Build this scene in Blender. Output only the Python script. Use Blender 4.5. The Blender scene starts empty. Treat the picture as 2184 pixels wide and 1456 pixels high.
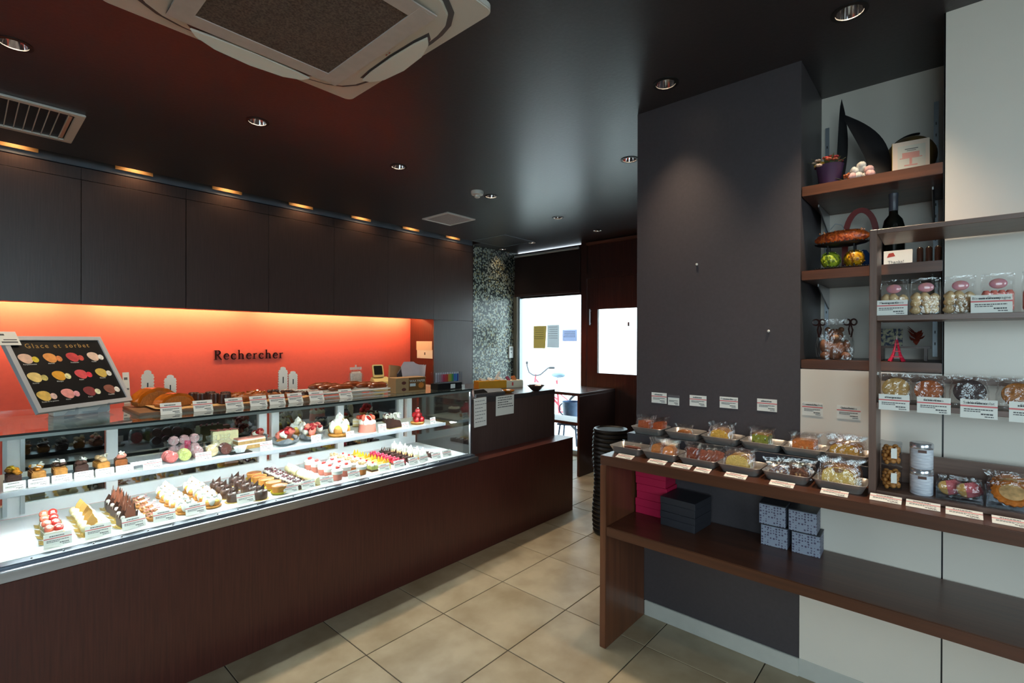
import bpy, bmesh, math, random
from mathutils import Matrix, Vector, Euler
R = math.radians
PI = math.pi
random.seed(7)
scene = bpy.context.scene
col = scene.collection

# ------------------------------------------------------------------ camera
cam_data = bpy.data.cameras.new('camera')
cam_data.sensor_width = 36.0
cam_data.lens = 36.0 * 1043.0 / 2184.0
cam_data.clip_start = 0.02
cam = bpy.data.objects.new('camera', cam_data)
col.objects.link(cam)
_yaw, _pit, _rol = 0.727414, -0.002584, 0.003360
_fw = Vector((math.cos(_pit) * math.cos(_yaw), math.cos(_pit) * math.sin(_yaw), math.sin(_pit)))
_rt = Vector((math.sin(_yaw), -math.cos(_yaw), 0))
_up = _rt.cross(_fw)
_r2 = _rt * math.cos(_rol) + _up * math.sin(_rol)
_u2 = -_rt * math.sin(_rol) + _up * math.cos(_rol)
_m = Matrix((_r2, _u2, -_fw)).transposed().to_4x4()
_m.translation = (0, 0, 1.415)
cam.matrix_world = _m
scene.camera = cam

# ------------------------------------------------------------------ world, daylight, exposure
world = bpy.data.worlds.new('World')
scene.world = world
world.use_nodes = True
wn = world.node_tree.nodes
wn['Background'].inputs['Color'].default_value = (0.74, 0.87, 1.0, 1)
wn['Background'].inputs['Strength'].default_value = 8.0
vs = scene.view_settings
vs.view_transform = 'Standard'
vs.look = 'None'
vs.gamma = 1.0
vs.exposure = 0.15
vs.use_curve_mapping = False
scene.cycles.max_bounces = 10
scene.cycles.transparent_max_bounces = 24
scene.cycles.glossy_bounces = 5
scene.cycles.diffuse_bounces = 4
scene.cycles.caustics_reflective = False
scene.cycles.caustics_refractive = False
scene.cycles.sample_clamp_indirect = 4.0

def portal(loc, rot, sx, sy):
    l = bpy.data.lights.new('window_daylight', 'AREA')
    l.shape = 'RECTANGLE'; l.size = sx; l.size_y = sy
    l.cycles.is_portal = True
    o = bpy.data.objects.new('window_daylight', l)
    o.location = loc; o.rotation_euler = rot
    col.objects.link(o)
# openings: two shop front windows behind the viewer, window and door glass at the entrance
portal((-2.45, -1.0, 1.6), (0, R(-90), 0), 1.6, 2.0)
portal((-0.1, -2.15, 1.7), (R(90), 0, 0), 2.2, 1.2)
portal((5.09, 3.82, 1.0), (0, R(90), 0), 1.9, 0.95)
portal((5.09, 2.75, 1.41), (0, R(90), 0), 0.74, 0.68)

# ------------------------------------------------------------------ mesh builder
class MB:
    def __init__(s):
        s.v = []; s.f = []
    def add(s, vs_, fs, m=None):
        b = len(s.v)
        if m is not None:
            vs_ = [tuple(m @ Vector(p)) for p in vs_]
        s.v += [tuple(p) for p in vs_]
        s.f += [tuple(i + b for i in f) for f in fs]
        return s
    def box(s, x0, x1, y0, y1, z0, z1, m=None):
        return s.add([(x0,y0,z0),(x1,y0,z0),(x1,y1,z0),(x0,y1,z0),(x0,y0,z1),(x1,y0,z1),(x1,y1,z1),(x0,y1,z1)],
                     [(0,3,2,1),(4,5,6,7),(0,1,5,4),(1,2,6,5),(2,3,7,6),(3,0,4,7)], m)
    def cbox(s, c, d, rot=(0,0,0)):
        m = Matrix.Translation(c) @ Euler(rot).to_matrix().to_4x4()
        x, y, z = d[0]/2, d[1]/2, d[2]/2
        return s.box(-x, x, -y, y, -z, z, m)
    def lathe(s, prof, n=16, c=(0,0,0), rot=(0,0,0), sx=1, sy=1, cap=True):
        m = Matrix.Translation(c) @ Euler(rot).to_matrix().to_4x4()
        vs_ = []; fs = []
        for (r, z) in prof:
            for i in range(n):
                a = 2*PI*i/n
                vs_.append((r*math.cos(a)*sx, r*math.sin(a)*sy, z))
        for j in range(len(prof)-1):
            for i in range(n):
                k = (i+1) % n
                fs.append((j*n+i, j*n+k, (j+1)*n+k, (j+1)*n+i))
        if cap:
            fs.append(tuple(reversed(range(n))))
            fs.append(tuple((len(prof)-1)*n+i for i in range(n)))
        return s.add(vs_, fs, m)
    def cyl(s, c, r, h, n=16, r2=None, rot=(0,0,0)):
        return s.lathe([(r, 0), (r if r2 is None else r2, h)], n, c, rot)
    def sph(s, c, r, n=10, k=6, rot=(0,0,0)):
        if not isinstance(r, tuple): r = (r, r, r)
        m = Matrix.Translation(c) @ Euler(rot).to_matrix().to_4x4() @ Matrix.Diagonal((r[0], r[1], r[2], 1))
        prof = [(max(0.02, math.sin(PI*j/k)), -math.cos(PI*j/k)) for j in range(k+1)]
        vs_ = []; fs = []
        for (rr, z) in prof:
            for i in range(n):
                a = 2*PI*i/n
                vs_.append((rr*math.cos(a), rr*math.sin(a), z))
        for j in range(k):
            for i in range(n):
                q = (i+1) % n
                fs.append((j*n+i, j*n+q, (j+1)*n+q, (j+1)*n+i))
        fs.append(tuple(reversed(range(n)))); fs.append(tuple(k*n+i for i in range(n)))
        return s.add(vs_, fs, m)
    def torus(s, c, Rr, r, n=20, k=8, rot=(0,0,0), a0=0, a1=2*PI):
        m = Matrix.Translation(c) @ Euler(rot).to_matrix().to_4x4()
        full = abs(a1-a0-2*PI) < 1e-6
        nn = n if full else n+1
        vs_ = []; fs = []
        for i in range(nn):
            a = a0+(a1-a0)*i/n
            for j in range(k):
                b = 2*PI*j/k
                q = Rr + r*math.cos(b)
                vs_.append((q*math.cos(a), q*math.sin(a), r*math.sin(b)))
        for i in range(n):
            i2 = (i+1) % nn
            for j in range(k):
                j2 = (j+1) % k
                fs.append((i*k+j, i2*k+j, i2*k+j2, i*k+j2))
        return s.add(vs_, fs, m)
    def tube(s, pts, r, n=8, closed=False):
        pts = [Vector(p) for p in pts]
        rs = r if isinstance(r, (list, tuple)) else [r]*len(pts)
        vs_ = []; fs = []
        prev = None
        N = len(pts)
        for i, p in enumerate(pts):
            t = (pts[min(i+1, N-1)] - pts[max(i-1, 0)]).normalized()
            if prev is None:
                a = Vector((0, 0, 1)) if abs(t.z) < 0.9 else Vector((1, 0, 0))
                u = t.cross(a).normalized()
            else:
                u = (prev - t*prev.dot(t)).normalized()
            prev = u
            w = t.cross(u)
            for j in range(n):
                b = 2*PI*j/n
                vs_.append(tuple(p + (u*math.cos(b)+w*math.sin(b))*rs[i]))
        for i in range(N-1):
            for j in range(n):
                k = (j+1) % n
                fs.append((i*n+j, i*n+k, (i+1)*n+k, (i+1)*n+j))
        fs.append(tuple(reversed(range(n)))); fs.append(tuple((N-1)*n+j for j in range(n)))
        return s.add(vs_, fs)
    def prism(s, poly, h, m=None):
        """polygon in local XY extruded from z=0 to z=h"""
        n = len(poly)
        vs_ = [(x, y, 0) for x, y in poly] + [(x, y, h) for x, y in poly]
        fs = [tuple(reversed(range(n))), tuple(range(n, 2*n))]
        fs += [(i, (i+1) % n, n+(i+1) % n, n+i) for i in range(n)]
        return s.add(vs_, fs, m)
    def vprism(s, poly, t, loc=(0,0,0), rz=0):
        """polygon in the XZ plane, thickness t along +Y, turned by rz and moved"""
        m = Matrix.Translation(loc) @ Matrix.Rotation(rz, 4, 'Z') @ Matrix.Rotation(R(90), 4, 'X') @ Matrix.Translation((0, 0, -t))
        return s.prism(poly, t, m)
    def mesh(s, name, smooth=False, bev=0, seg=2):
        me = bpy.data.meshes.new(name)
        me.from_pydata(s.v, [], s.f)
        if bev:
            bm = bmesh.new(); bm.from_mesh(me)
            bmesh.ops.bevel(bm, geom=list(bm.edges), offset=bev, segments=seg, affect='EDGES', clamp_overlap=True)
            bm.to_mesh(me); bm.free()
        if smooth:
            me.polygons.foreach_set('use_smooth', [True]*len(me.polygons))
            if smooth != 'all':
                bm = bmesh.new(); bm.from_mesh(me)
                for e in bm.edges:
                    if len(e.link_faces) == 2 and e.calc_face_angle(0) > 0.75:
                        e.smooth = False
                bm.to_mesh(me); bm.free()
        return me
    def build(s, name, mat, parent=None, smooth=False, bev=0, seg=2, loc=None, rot=None):
        return put(name, s.mesh(name, smooth, bev, seg), mat, parent, loc, rot)

def put(name, me, mat, parent=None, loc=None, rot=None):
    o = bpy.data.objects.new(name, me)
    col.objects.link(o)
    if mat is not None and not me.materials:
        me.materials.append(mat)
    if parent is not None: o.parent = parent
    if loc is not None: o.location = loc
    if rot is not None: o.rotation_euler = rot
    return o

def tag(o, label, cat, group=None, kind=None):
    if label: o['label'] = label
    if cat: o['category'] = cat
    if group: o['group'] = group
    if kind: o['kind'] = kind
    return o
def thing(name, label, cat, loc=(0,0,0), rz=0, group=None):
    o = bpy.data.objects.new(name, None)
    o.empty_display_size = 0.02
    col.objects.link(o)
    o.location = loc; o.rotation_euler = (0, 0, rz)
    return tag(o, label, cat, group)
def struct(o):
    o['kind'] = 'structure'
    return o
def copy_tree(o, parent=None):
    c = o.copy()
    col.objects.link(c)
    if parent is not None: c.parent = parent
    for ch in o.children:
        copy_tree(ch, c)
    return c

_first = {}
def place(make, loc, rz=0, label=None, group=None, scale=None):
    """first call builds the thing, later calls copy it with its parts"""
    if make not in _first:
        o = make(); _first[make] = o
    else:
        o = copy_tree(_first[make])
    o.location = loc; o.rotation_euler = (0, 0, rz)
    if scale: o.scale = (scale,)*3
    if label: o['label'] = label
    if group: o['group'] = group
    return o

# ------------------------------------------------------------------ materials
def srgb(r, g, b):
    f = lambda c: (c/255/12.92) if c/255 <= 0.04045 else ((c/255+0.055)/1.055)**2.4
    return (f(r), f(g), f(b), 1)
_mats = {}
def mat(name, rgb, rough=0.5, metal=0.0, var=0.0, scale=20.0, bump=0.0, stretch=None, rgb2=None, coat=0.0, sss=0.0, emit=None, spec=None, detail=4.0, contrast=(0.3, 0.7), aniso=0):
    if name in _mats: return _mats[name]
    m = bpy.data.materials.new(name)
    m.use_nodes = True
    nt = m.node_tree; nd = nt.nodes; lk = nt.links
    b = nd['Principled BSDF']
    c = srgb(*rgb)
    b.inputs['Base Color'].default_value = c
    b.inputs['Roughness'].default_value = rough
    b.inputs['Metallic'].default_value = metal
    if coat: b.inputs['Coat Weight'].default_value = coat; b.inputs['Coat Roughness'].default_value = 0.08
    if spec is not None: b.inputs['Specular IOR Level'].default_value = spec
    if sss:
        b.inputs['Subsurface Weight'].default_value = sss
        b.inputs['Subsurface Radius'].default_value = (0.01, 0.006, 0.004)
    if emit:
        b.inputs['Emission Color'].default_value = srgb(*emit[0]); b.inputs['Emission Strength'].default_value = emit[1]
    if var or bump or rgb2:
        tc = nd.new('ShaderNodeTexCoord'); mp = nd.new('ShaderNodeMapping')
        lk.new(tc.outputs['Object'], mp.inputs['Vector'])
        st = stretch or (1, 1, 1)
        mp.inputs['Scale'].default_value = (scale*st[0], scale*st[1], scale*st[2])
        nz = nd.new('ShaderNodeTexNoise')
        nz.inputs['Scale'].default_value = 1.0; nz.inputs['Detail'].default_value = detail
        lk.new(mp.outputs['Vector'], nz.inputs['Vector'])
        if var or rgb2:
            rp = nd.new('ShaderNodeValToRGB')
            c2 = srgb(*rgb2) if rgb2 else tuple(max(0, x*(1-var)) for x in c[:3])+(1,)
            c1 = c if rgb2 else tuple(min(1, x*(1+var)) for x in c[:3])+(1,)
            rp.color_ramp.elements[0].position = contrast[0]; rp.color_ramp.elements[0].color = c2
            rp.color_ramp.elements[1].position = contrast[1]; rp.color_ramp.elements[1].color = c1
            lk.new(nz.outputs['Fac'], rp.inputs['Fac'])
            lk.new(rp.outputs['Color'], b.inputs['Base Color'])
        if bump:
            bp = nd.new('ShaderNodeBump')
            bp.inputs['Strength'].default_value = bump; bp.inputs['Distance'].default_value = 0.01
            lk.new(nz.outputs['Fac'], bp.inputs['Height'])
            lk.new(bp.outputs['Normal'], b.inputs['Normal'])
    _mats[name] = m
    return m
def wood(name, rgb, rgb2, rough=0.4, axis=2, scale=9.0, coat=0.0, spec=0.5):
    """fine straight grain running along the given axis"""
    st = [9, 9, 9]; st[axis] = 0.35
    return mat(name, rgb, rough, rgb2=rgb2, scale=scale, stretch=tuple(st), bump=0.04, coat=coat, detail=6.0, contrast=(0.25, 0.75), spec=spec)
def glass(name, tint=(255, 255, 255), ior=1.5, rough=0.0, extra=0.0, bump=0.0, bscale=30.0):
    """thin sheet glass or film: clear where seen straight, mirror-like at a slant"""
    if name in _mats: return _mats[name]
    m = bpy.data.materials.new(name); m.use_nodes = True
    nt = m.node_tree; nd = nt.nodes; lk = nt.links
    nd.remove(nd['Principled BSDF'])
    out = nd['Material Output']
    tr = nd.new('ShaderNodeBsdfTransparent'); tr.inputs['Color'].default_value = srgb(*tint)
    gl = nd.new('ShaderNodeBsdfGlossy'); gl.inputs['Roughness'].default_value = rough; gl.inputs['Color'].default_value = (1, 1, 1, 1)
    # Schlick reflectance from the angle of view, the same from both sides of the sheet
    f0 = ((ior-1)/(ior+1))**2+extra
    ge = nd.new('ShaderNodeNewGeometry')
    dt = nd.new('ShaderNodeVectorMath'); dt.operation = 'DOT_PRODUCT'
    lk.new(ge.outputs['Incoming'], dt.inputs[0]); lk.new(ge.outputs['Normal'], dt.inputs[1])
    ab = nd.new('ShaderNodeMath'); ab.operation = 'ABSOLUTE'; lk.new(dt.outputs['Value'], ab.inputs[0])
    on = nd.new('ShaderNodeMath'); on.operation = 'SUBTRACT'; on.use_clamp = True; on.inputs[0].default_value = 1.0; lk.new(ab.outputs[0], on.inputs[1])
    pw = nd.new('ShaderNodeMath'); pw.operation = 'POWER'; pw.inputs[1].default_value = 5.0; lk.new(on.outputs[0], pw.inputs[0])
    ma = nd.new('ShaderNodeMath'); ma.operation = 'MULTIPLY_ADD'; ma.use_clamp = True
    ma.inputs[1].default_value = 1-f0; ma.inputs[2].default_value = f0; lk.new(pw.outputs[0], ma.inputs[0])
    mx = nd.new('ShaderNodeMixShader')
    lk.new(ma.outputs[0], mx.inputs['Fac'])
    lk.new(tr.outputs[0], mx.inputs[1]); lk.new(gl.outputs[0], mx.inputs[2])
    lk.new(mx.outputs[0], out.inputs['Surface'])
    if bump:
        tc = nd.new('ShaderNodeTexCoord'); nz = nd.new('ShaderNodeTexNoise'); bp = nd.new('ShaderNodeBump')
        nz.inputs['Scale'].default_value = bscale; nz.inputs['Detail'].default_value = 3
        lk.new(tc.outputs['Object'], nz.inputs['Vector']); lk.new(nz.outputs['Fac'], bp.inputs['Height'])
        bp.inputs['Strength'].default_value = bump; bp.inputs['Distance'].default_value = 0.02
        lk.new(bp.outputs['Normal'], gl.inputs['Normal']); lk.new(bp.outputs['Normal'], dt.inputs[1])
    _mats[name] = m
    return m
def paper_sheet(name, rgb, trans=0.5):
    """thin paper that lets some light through"""
    m = bpy.data.materials.new(name); m.use_nodes = True
    nt = m.node_tree; nd = nt.nodes; lk = nt.links
    nd.remove(nd['Principled BSDF'])
    d = nd.new('ShaderNodeBsdfDiffuse'); t_ = nd.new('ShaderNodeBsdfTranslucent'); mx = nd.new('ShaderNodeMixShader')
    d.inputs['Color'].default_value = srgb(*rgb); t_.inputs['Color'].default_value = srgb(*rgb); mx.inputs['Fac'].default_value = trans
    lk.new(d.outputs[0], mx.inputs[1]); lk.new(t_.outputs[0], mx.inputs[2]); lk.new(mx.outputs[0], nd['Material Output'].inputs['Surface'])
    return m
def lamp_mat(name, rgb, strength):
    return mat(name, (255, 255, 255), 0.5, emit=(rgb, strength))

M_cab = wood('wenge_cabinet', (88, 69, 64), (74, 58, 54), 0.36, 2, 14)
M_counter = wood('wenge_counter', (90, 45, 37), (66, 32, 27), 0.34, 2, 14)
M_bench = wood('walnut_bench', (92, 53, 34), (70, 40, 26), 0.33, 1, 5, coat=0.1)
M_benchv = wood('walnut_upright', (112, 66, 43), (84, 49, 32), 0.3, 2, 5, coat=0.15)
M_rack = wood('brown_rack_board', (122, 92, 78), (92, 68, 58), 0.35, 1, 8)
M_rackv = wood('brown_rack_upright', (128, 98, 84), (98, 74, 64), 0.35, 2, 8)
M_darkwood = wood('dark_door_wood', (72, 44, 38), (46, 28, 25), 0.35, 2, 10)
M_shelf = wood('walnut_shelf', (110, 68, 46), (64, 38, 26), 0.35, 1, 4)
M_ceil = mat('charcoal_ceiling', (56, 53, 57), 0.34, var=0.10, scale=60, bump=0.05)
M_column = mat('charcoal_column', (72, 66, 69), 0.45, var=0.06, scale=80, bump=0.03)
M_red = mat('coral_red_wall', (245, 110, 98), 0.55, var=0.02, scale=40)
M_white = mat('white_panel', (236, 226, 213), 0.38, var=0.015, scale=6)
M_base = mat('pale_baseboard', (200, 198, 190), 0.4, var=0.05, scale=12)
M_steel = mat('brushed_steel', (196, 196, 200), 0.28, 1.0, var=0.12, scale=12, stretch=(0.3, 6, 6))
M_steelv = mat('satin_steel', (200, 202, 206), 0.32, 1.0)
M_traysteel = mat('tray_steel', (220, 214, 208), 0.28, 0.82, var=0.08, scale=14)
M_chrome = mat('chrome', (235, 235, 238), 0.06, 1.0)
M_whitep = mat('white_plastic', (232, 230, 224), 0.35)
M_casewhite = mat('white_enamel', (238, 240, 242), 0.3)
M_black = mat('black_satin', (22, 22, 24), 0.35)
M_paper = mat('white_paper', (240, 238, 230), 0.7)
M_ink = mat('grey_ink', (92, 92, 92), 0.8)
M_stripe = mat('pink_stripe', (222, 118, 118), 0.7)
M_glass = glass('clear_glass', (246, 252, 250))
M_cup = glass('cup_plastic', (252, 252, 252), 1.25)
M_acryl = glass('clear_acrylic', (240, 243, 246), 1.45)
M_cello = glass('cellophane', (254, 254, 254), 1.4, 0.07, 0.055, 0.25, 60)

# ================================================================== THE SETTING
CEIL = 2.60
# ---- floor with single tiles
M_grout = mat('dark_grout', (70, 62, 54), 0.9)
M_tile = mat('beige_stone_tile', (176, 162, 136), 0.40, rgb2=(146, 129, 102), scale=5.0, bump=0.05, detail=9, contrast=(0.32, 0.68))
def tile_mat():
    m = M_tile; nd = m.node_tree.nodes; lk = m.node_tree.links
    oi = nd.new('ShaderNodeObjectInfo')
    mp = [n for n in nd if n.type == 'MAPPING'][0]
    mu = nd.new('ShaderNodeVectorMath'); mu.operation = 'SCALE'; mu.inputs['Scale'].default_value = 37.0
    cb = nd.new('ShaderNodeCombineXYZ')
    for i in range(3): lk.new(oi.outputs['Random'], cb.inputs[i])
    lk.new(cb.outputs[0], mu.inputs[0]); lk.new(mu.outputs[0], mp.inputs['Location'])
tile_mat()
floor = struct(MB().box(-2.6, 5.3, -2.2, 4.9, -0.12, -0.004).build('floor', M_grout))
TS = 0.45
tm = MB().box(-TS/2+.0025, TS/2-.0025, -TS/2+.0025, TS/2-.0025, -0.004, 0.0).mesh('tile', bev=0.0012, seg=1)
for i in range(-9, 9):
    for j in range(-9, 6):
        cx = 1.6556 + (i+.5)*TS; cy = 1.9425 + (j+.5)*TS
        if -2.3 < cx < 5.2 and -2.0 < cy < 4.8:
            put('tile', tm, M_tile, floor, (cx, cy, 0))

# ---- ceiling: one sheet with round holes for the downlights, shallow trench over the cabinets
DOWN = [(0.137, 2.81), (1.067, 2.81), (1.982, 2.81), (2.892, 2.81), (3.823, 2.815), (4.54, 2.818),
        (2.155, 0.975), (2.902, 1.558), (2.121, 0.268), (4.587, 3.769), (4.667, 4.325),
        (-0.78, 2.81), (0.9, 0.3), (-0.6, 0.6)]  # unseen downlights, added for the light they give
def ceiling_mesh():
    bm = bmesh.new()
    def loop(pts):
        v = [bm.verts.new((x, y, CEIL)) for x, y in pts]
        return [bm.edges.new((v[i], v[(i+1) % len(v)])) for i in range(len(v))]
    es = loop([(-2.6, -2.2), (5.1, -2.2), (5.1, 4.44), (4.206, 4.44), (4.206, 4.25), (-2.6, 4.25)])
    for (x, y) in DOWN:
        es += loop([(x+.046*math.cos(2*PI*k/20), y+.046*math.sin(2*PI*k/20)) for k in range(20)])
    bmesh.ops.triangle_fill(bm, use_beauty=True, use_dissolve=False, edges=es)
    for f in bm.faces:
        if f.normal.z > 0: f.normal_flip()
    me = bpy.data.meshes.new('ceiling'); bm.to_mesh(me); bm.free()
    return me
ceiling = struct(put('ceiling', ceiling_mesh(), M_ceil))
MB().box(-2.6, 5.3, -2.2, 4.9, 2.78, 2.86).build('slab', M_ceil, ceiling)
MB().box(-2.6, 4.206, 4.235, 4.249, 2.601, 2.74).build('trench_lip', M_ceil, ceiling)
M_trench = mat('trench_paint', (96, 102, 112), 0.5)
MB().box(-2.6, 4.206, 4.405, 4.43, 2.585, 2.78).build('trench_back', M_trench, ceiling)

# ---- walls
wall_back = struct(MB().box(-0.70, 4.212, 4.842, 4.90, 0, 2.78).build('wall_back', M_red))
MB().box(-2.6, -0.70, 4.842, 4.90, 0, 2.78).build('side_section', M_column, wall_back)

def mosaic_material():
    m = bpy.data.materials.new('glass_mosaic'); m.use_nodes = True
    nd = m.node_tree.nodes; lk = m.node_tree.links; b = nd['Principled BSDF']
    tc = nd.new('ShaderNodeTexCoord'); sc = nd.new('ShaderNodeVectorMath'); sc.operation = 'SCALE'; sc.inputs['Scale'].default_value = 58.0
    fl = nd.new('ShaderNodeVectorMath'); fl.operation = 'FLOOR'
    ml = nd.new('ShaderNodeVectorMath'); ml.operation = 'MULTIPLY'; ml.inputs[1].default_value = (1, 0, 1)
    wnz = nd.new('ShaderNodeTexWhiteNoise'); wnz.noise_dimensions = '3D'
    rp = nd.new('ShaderNodeValToRGB')
    el = rp.color_ramp.elements
    rp.color_ramp.interpolation = 'CONSTANT'
    el[0].position = 0; el[0].color = srgb(44, 48, 48)
    el[1].position = 0.34; el[1].color = srgb(72, 78, 77)
    e = el.new(0.52); e.color = srgb(142, 150, 140)
    e = el.new(0.74); e.color = srgb(178, 182, 168)
    e = el.new(0.92); e.color = srgb(146, 136, 98)
    lk.new(tc.outputs['Object'], sc.inputs[0]); lk.new(sc.outputs[0], fl.inputs[0]); lk.new(fl.outputs[0], ml.inputs[0])
    lk.new(ml.outputs[0], wnz.inputs['Vector']); lk.new(wnz.outputs['Value'], rp.inputs['Fac']); lk.new(rp.outputs['Color'], b.inputs['Base Color'])
    fr = nd.new('ShaderNodeVectorMath'); fr.operation = 'FRACTION'; lk.new(sc.outputs[0], fr.inputs[0])
    b.inputs['Roughness'].default_value = 0.25
    return m
M_mosaic = mosaic_material()
wall_mosaic = struct(MB().box(4.212, 5.1, 4.43, 4.90, 0, 2.80).build('wall_mosaic', M_mosaic))
MB().box(4.206, 4.214, 4.40, 4.45, 0, 2.60).box(4.2065, 4.2115, 4.24, 4.44, 2.602, 2.79).build('edge_trim', M_darkwood, wall_mosaic)

# entrance wall at X = 5.0
wall_entry = struct(MB().box(5.0, 5.08, 1.2, 2.33, 0, 2.62).build('wall_entry', M_darkwood))
MB().box(5.02, 5.08, 2.33, 3.25, 2.20, 2.62).build('transom_panel', M_darkwood, wall_entry)
MB().box(5.0, 5.06, 3.25, 3.33, 0, 2.60).build('post', M_darkwood, wall_entry)
MB().box(4.985, 5.003, 2.33, 3.25, 2.155, 2.21).build('door_head', M_darkwood, wall_entry)
MB().box(4.97, 5.03, 2.33, 3.24, 2.555, 2.585).build('top_rail', wood('warm_rail', (128, 84, 66), (100, 62, 48), 0.4, 1), wall_entry)
MB().box(5.02, 5.06, 3.33, 4.32, 1.975, 2.03).build('window_head', M_darkwood, wall_entry)
MB().box(5.03, 5.06, 3.345, 4.43, 2.03, 2.588).build('sky_leak_cover', M_darkwood, wall_entry)  # panel added behind the blind to keep sky glow off the ceiling
MB().box(5.06, 5.08, 3.25, 3.345, 2.52, 2.62).box(5.06, 5.08, 3.25, 3.345, 1.975, 2.08).build('gap_stop', M_darkwood, wall_entry)
# window_1: full height glass beside the door
M_alu = mat('grey_aluminium', (150, 156, 162), 0.35, 0.7)
M_alud = mat('beige_aluminium', (150, 142, 124), 0.4, 0.5)
window_1 = struct(MB().box(5.032, 5.038, 3.33, 4.32, 0.06, 1.975).build('window_1', M_glass))
MB().box(5.0, 5.07, 4.37, 4.43, 0, 2.03).build('frame_post', M_alud, window_1, bev=.002)
MB().box(5.005, 5.07, 4.318, 4.352, 0, 2.03).build('frame_post', M_alu, window_1, bev=.002)
MB().box(5.01, 5.06, 3.33, 4.32, 0.0, 0.06).build('sill', M_alu, window_1)
# door_1: dark wooden door with a glass light
door_1 = struct(bpy.data.objects.new('door_1', None)); col.objects.link(door_1)
for nm, a in (('stile', (3.10, 3.245, 0.01, 2.165)), ('stile', (2.34, 2.41, 0.01, 2.165)), ('top_rail', (2.41, 3.10, 1.785, 2.165)), ('lower_panel', (2.41, 3.10, 0.01, 1.03))):
    MB().box(5.005, 5.045, a[0], a[1], a[2], a[3]).build(nm, M_darkwood, door_1, bev=.002)
MB().box(5.022, 5.028, 2.41, 3.10, 1.03, 1.785).build('pane', M_glass, door_1)
hd = MB().tube([(4.985, 3.195, 1.60), (4.985, 3.195, 1.79)], 0.008).build('handle', M_steelv, door_1)
MB().cbox((4.996, 3.195, 1.62), (.02, .012, .012)).cbox((4.996, 3.195, 1.77), (.02, .012, .012)).build('handle_fixing', M_steelv, hd)
MB().cbox((5.018, 2.70, 1.602), (.004, .02, .045)).build('knob', M_black, door_1)

# ---- right hand wall: charcoal pier, shelf niche, white panels
wall_right = struct(MB().box(2.355, 2.90, 0.465, 1.219, 0, 2.60).build('wall_right', M_column))
MB().box(2.355, 2.46, -0.45, 0.0085, 0.0, 2.60).build('panel', M_white, wall_right)
MB().box(2.355, 2.46, -2.2, -0.4515, 0.0, 2.60).build('panel', M_white, wall_right)
MB().box(2.355, 2.46, 0.0135, 0.463, 0.0, 1.298).build('panel', M_white, wall_right)
MB().box(2.358, 2.46, 0.0085, 0.0135, 0.0, 2.60).build('joint', M_black, wall_right)
MB().box(2.80, 2.86, 0.0, 0.465, 1.28, 2.60).build('niche_back', M_white, wall_right)
MB().box(2.358, 2.86, 0.0, 0.012, 1.28, 2.60).build('niche_side', M_darkwood, wall_right)
MB().box(2.90, 5.0, 1.14, 1.219, 0, 2.62).build('passage_wall', M_column, wall_right)
bb = struct(MB().box(2.343, 2.355, 0.463, 1.165, 0.0, 0.075).build('baseboard_right', M_base, bev=.002))
MB().box(2.352, 2.355, -2.2, 0.463, 0.0, 0.075).build('panel_plinth', M_base, bb)
# small pins left in the pier
for (y, z) in ((0.903, 1.783), (0.586, 1.459)):
    tag(MB().lathe([(.001, 0), (.005, .002), (.006, .006), (.003, .010)], 10, (2.355, y, z), (0, R(-90), 0)).build('wall_pin', M_whitep),
        'white push pin stuck %s on the charcoal pier' % ('high' if z > 1.6 else 'lower'), 'pin')

# walls behind the viewer
wall_front = struct(MB().box(-2.6, -2.5, -2.2, -2.0, 0, 2.62).box(-2.6, -2.5, 0.0, 4.9, 0, 2.62).box(-2.6, -2.5, -2.0, 0.0, 0, 0.8).box(-2.6, -2.5, -2.0, 0.0, 2.4, 2.62).build('wall_front', M_column))
window_2 = struct(MB().box(-2.556, -2.55, -2.0, 0.0, 0.8, 2.4).build('window_2', M_glass))
for y in (-1.2,):
    MB().box(-2.58, -2.52, y-.02, y+.02, 0.8, 2.4).build('mullion', M_alu, window_2)
wall_rear = struct(MB().box(-2.6, -1.2, -2.3, -2.2, 0, 2.62).box(1.0, 2.46, -2.3, -2.2, 0, 2.62).box(-1.2, 1.0, -2.3, -2.2, 0, 1.1).box(-1.2, 1.0, -2.3, -2.2, 2.3, 2.62).build('wall_rear', M_column))

# ---- outside: paving and the pale house wall across the lane
struct(MB().box(5.08, 13, -3, 9, -0.14, -0.02).build('floor_outside', mat('pale_paving', (214, 212, 206), 0.8, var=.05, scale=8)))
window_3 = struct(MB().box(-1.2, 1.0, -2.256, -2.25, 1.1, 2.3).build('window_3', M_glass))
for x in (-.1,): MB().box(x-.02, x+.02, -2.28, -2.22, 1.1, 2.3).build('mullion', M_alu, window_3)
struct(MB().box(-12, 6, -12, -2.3, -0.14, -0.02).build('floor_pavement', mat('pavement', (170, 170, 166), 0.8, var=.05, scale=8)))
struct(MB().box(-12, -2.6, -2.3, 8, -0.14, -0.02).build('floor_street', mat('street_paving', (176, 176, 172), 0.8, var=.05, scale=8)))
struct(MB().box(9.0, 9.2, -3, 12, -0.02, 3.4).build('wall_outside', mat('white_render', (240, 240, 238), 0.8, var=.02, scale=5)))

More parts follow.
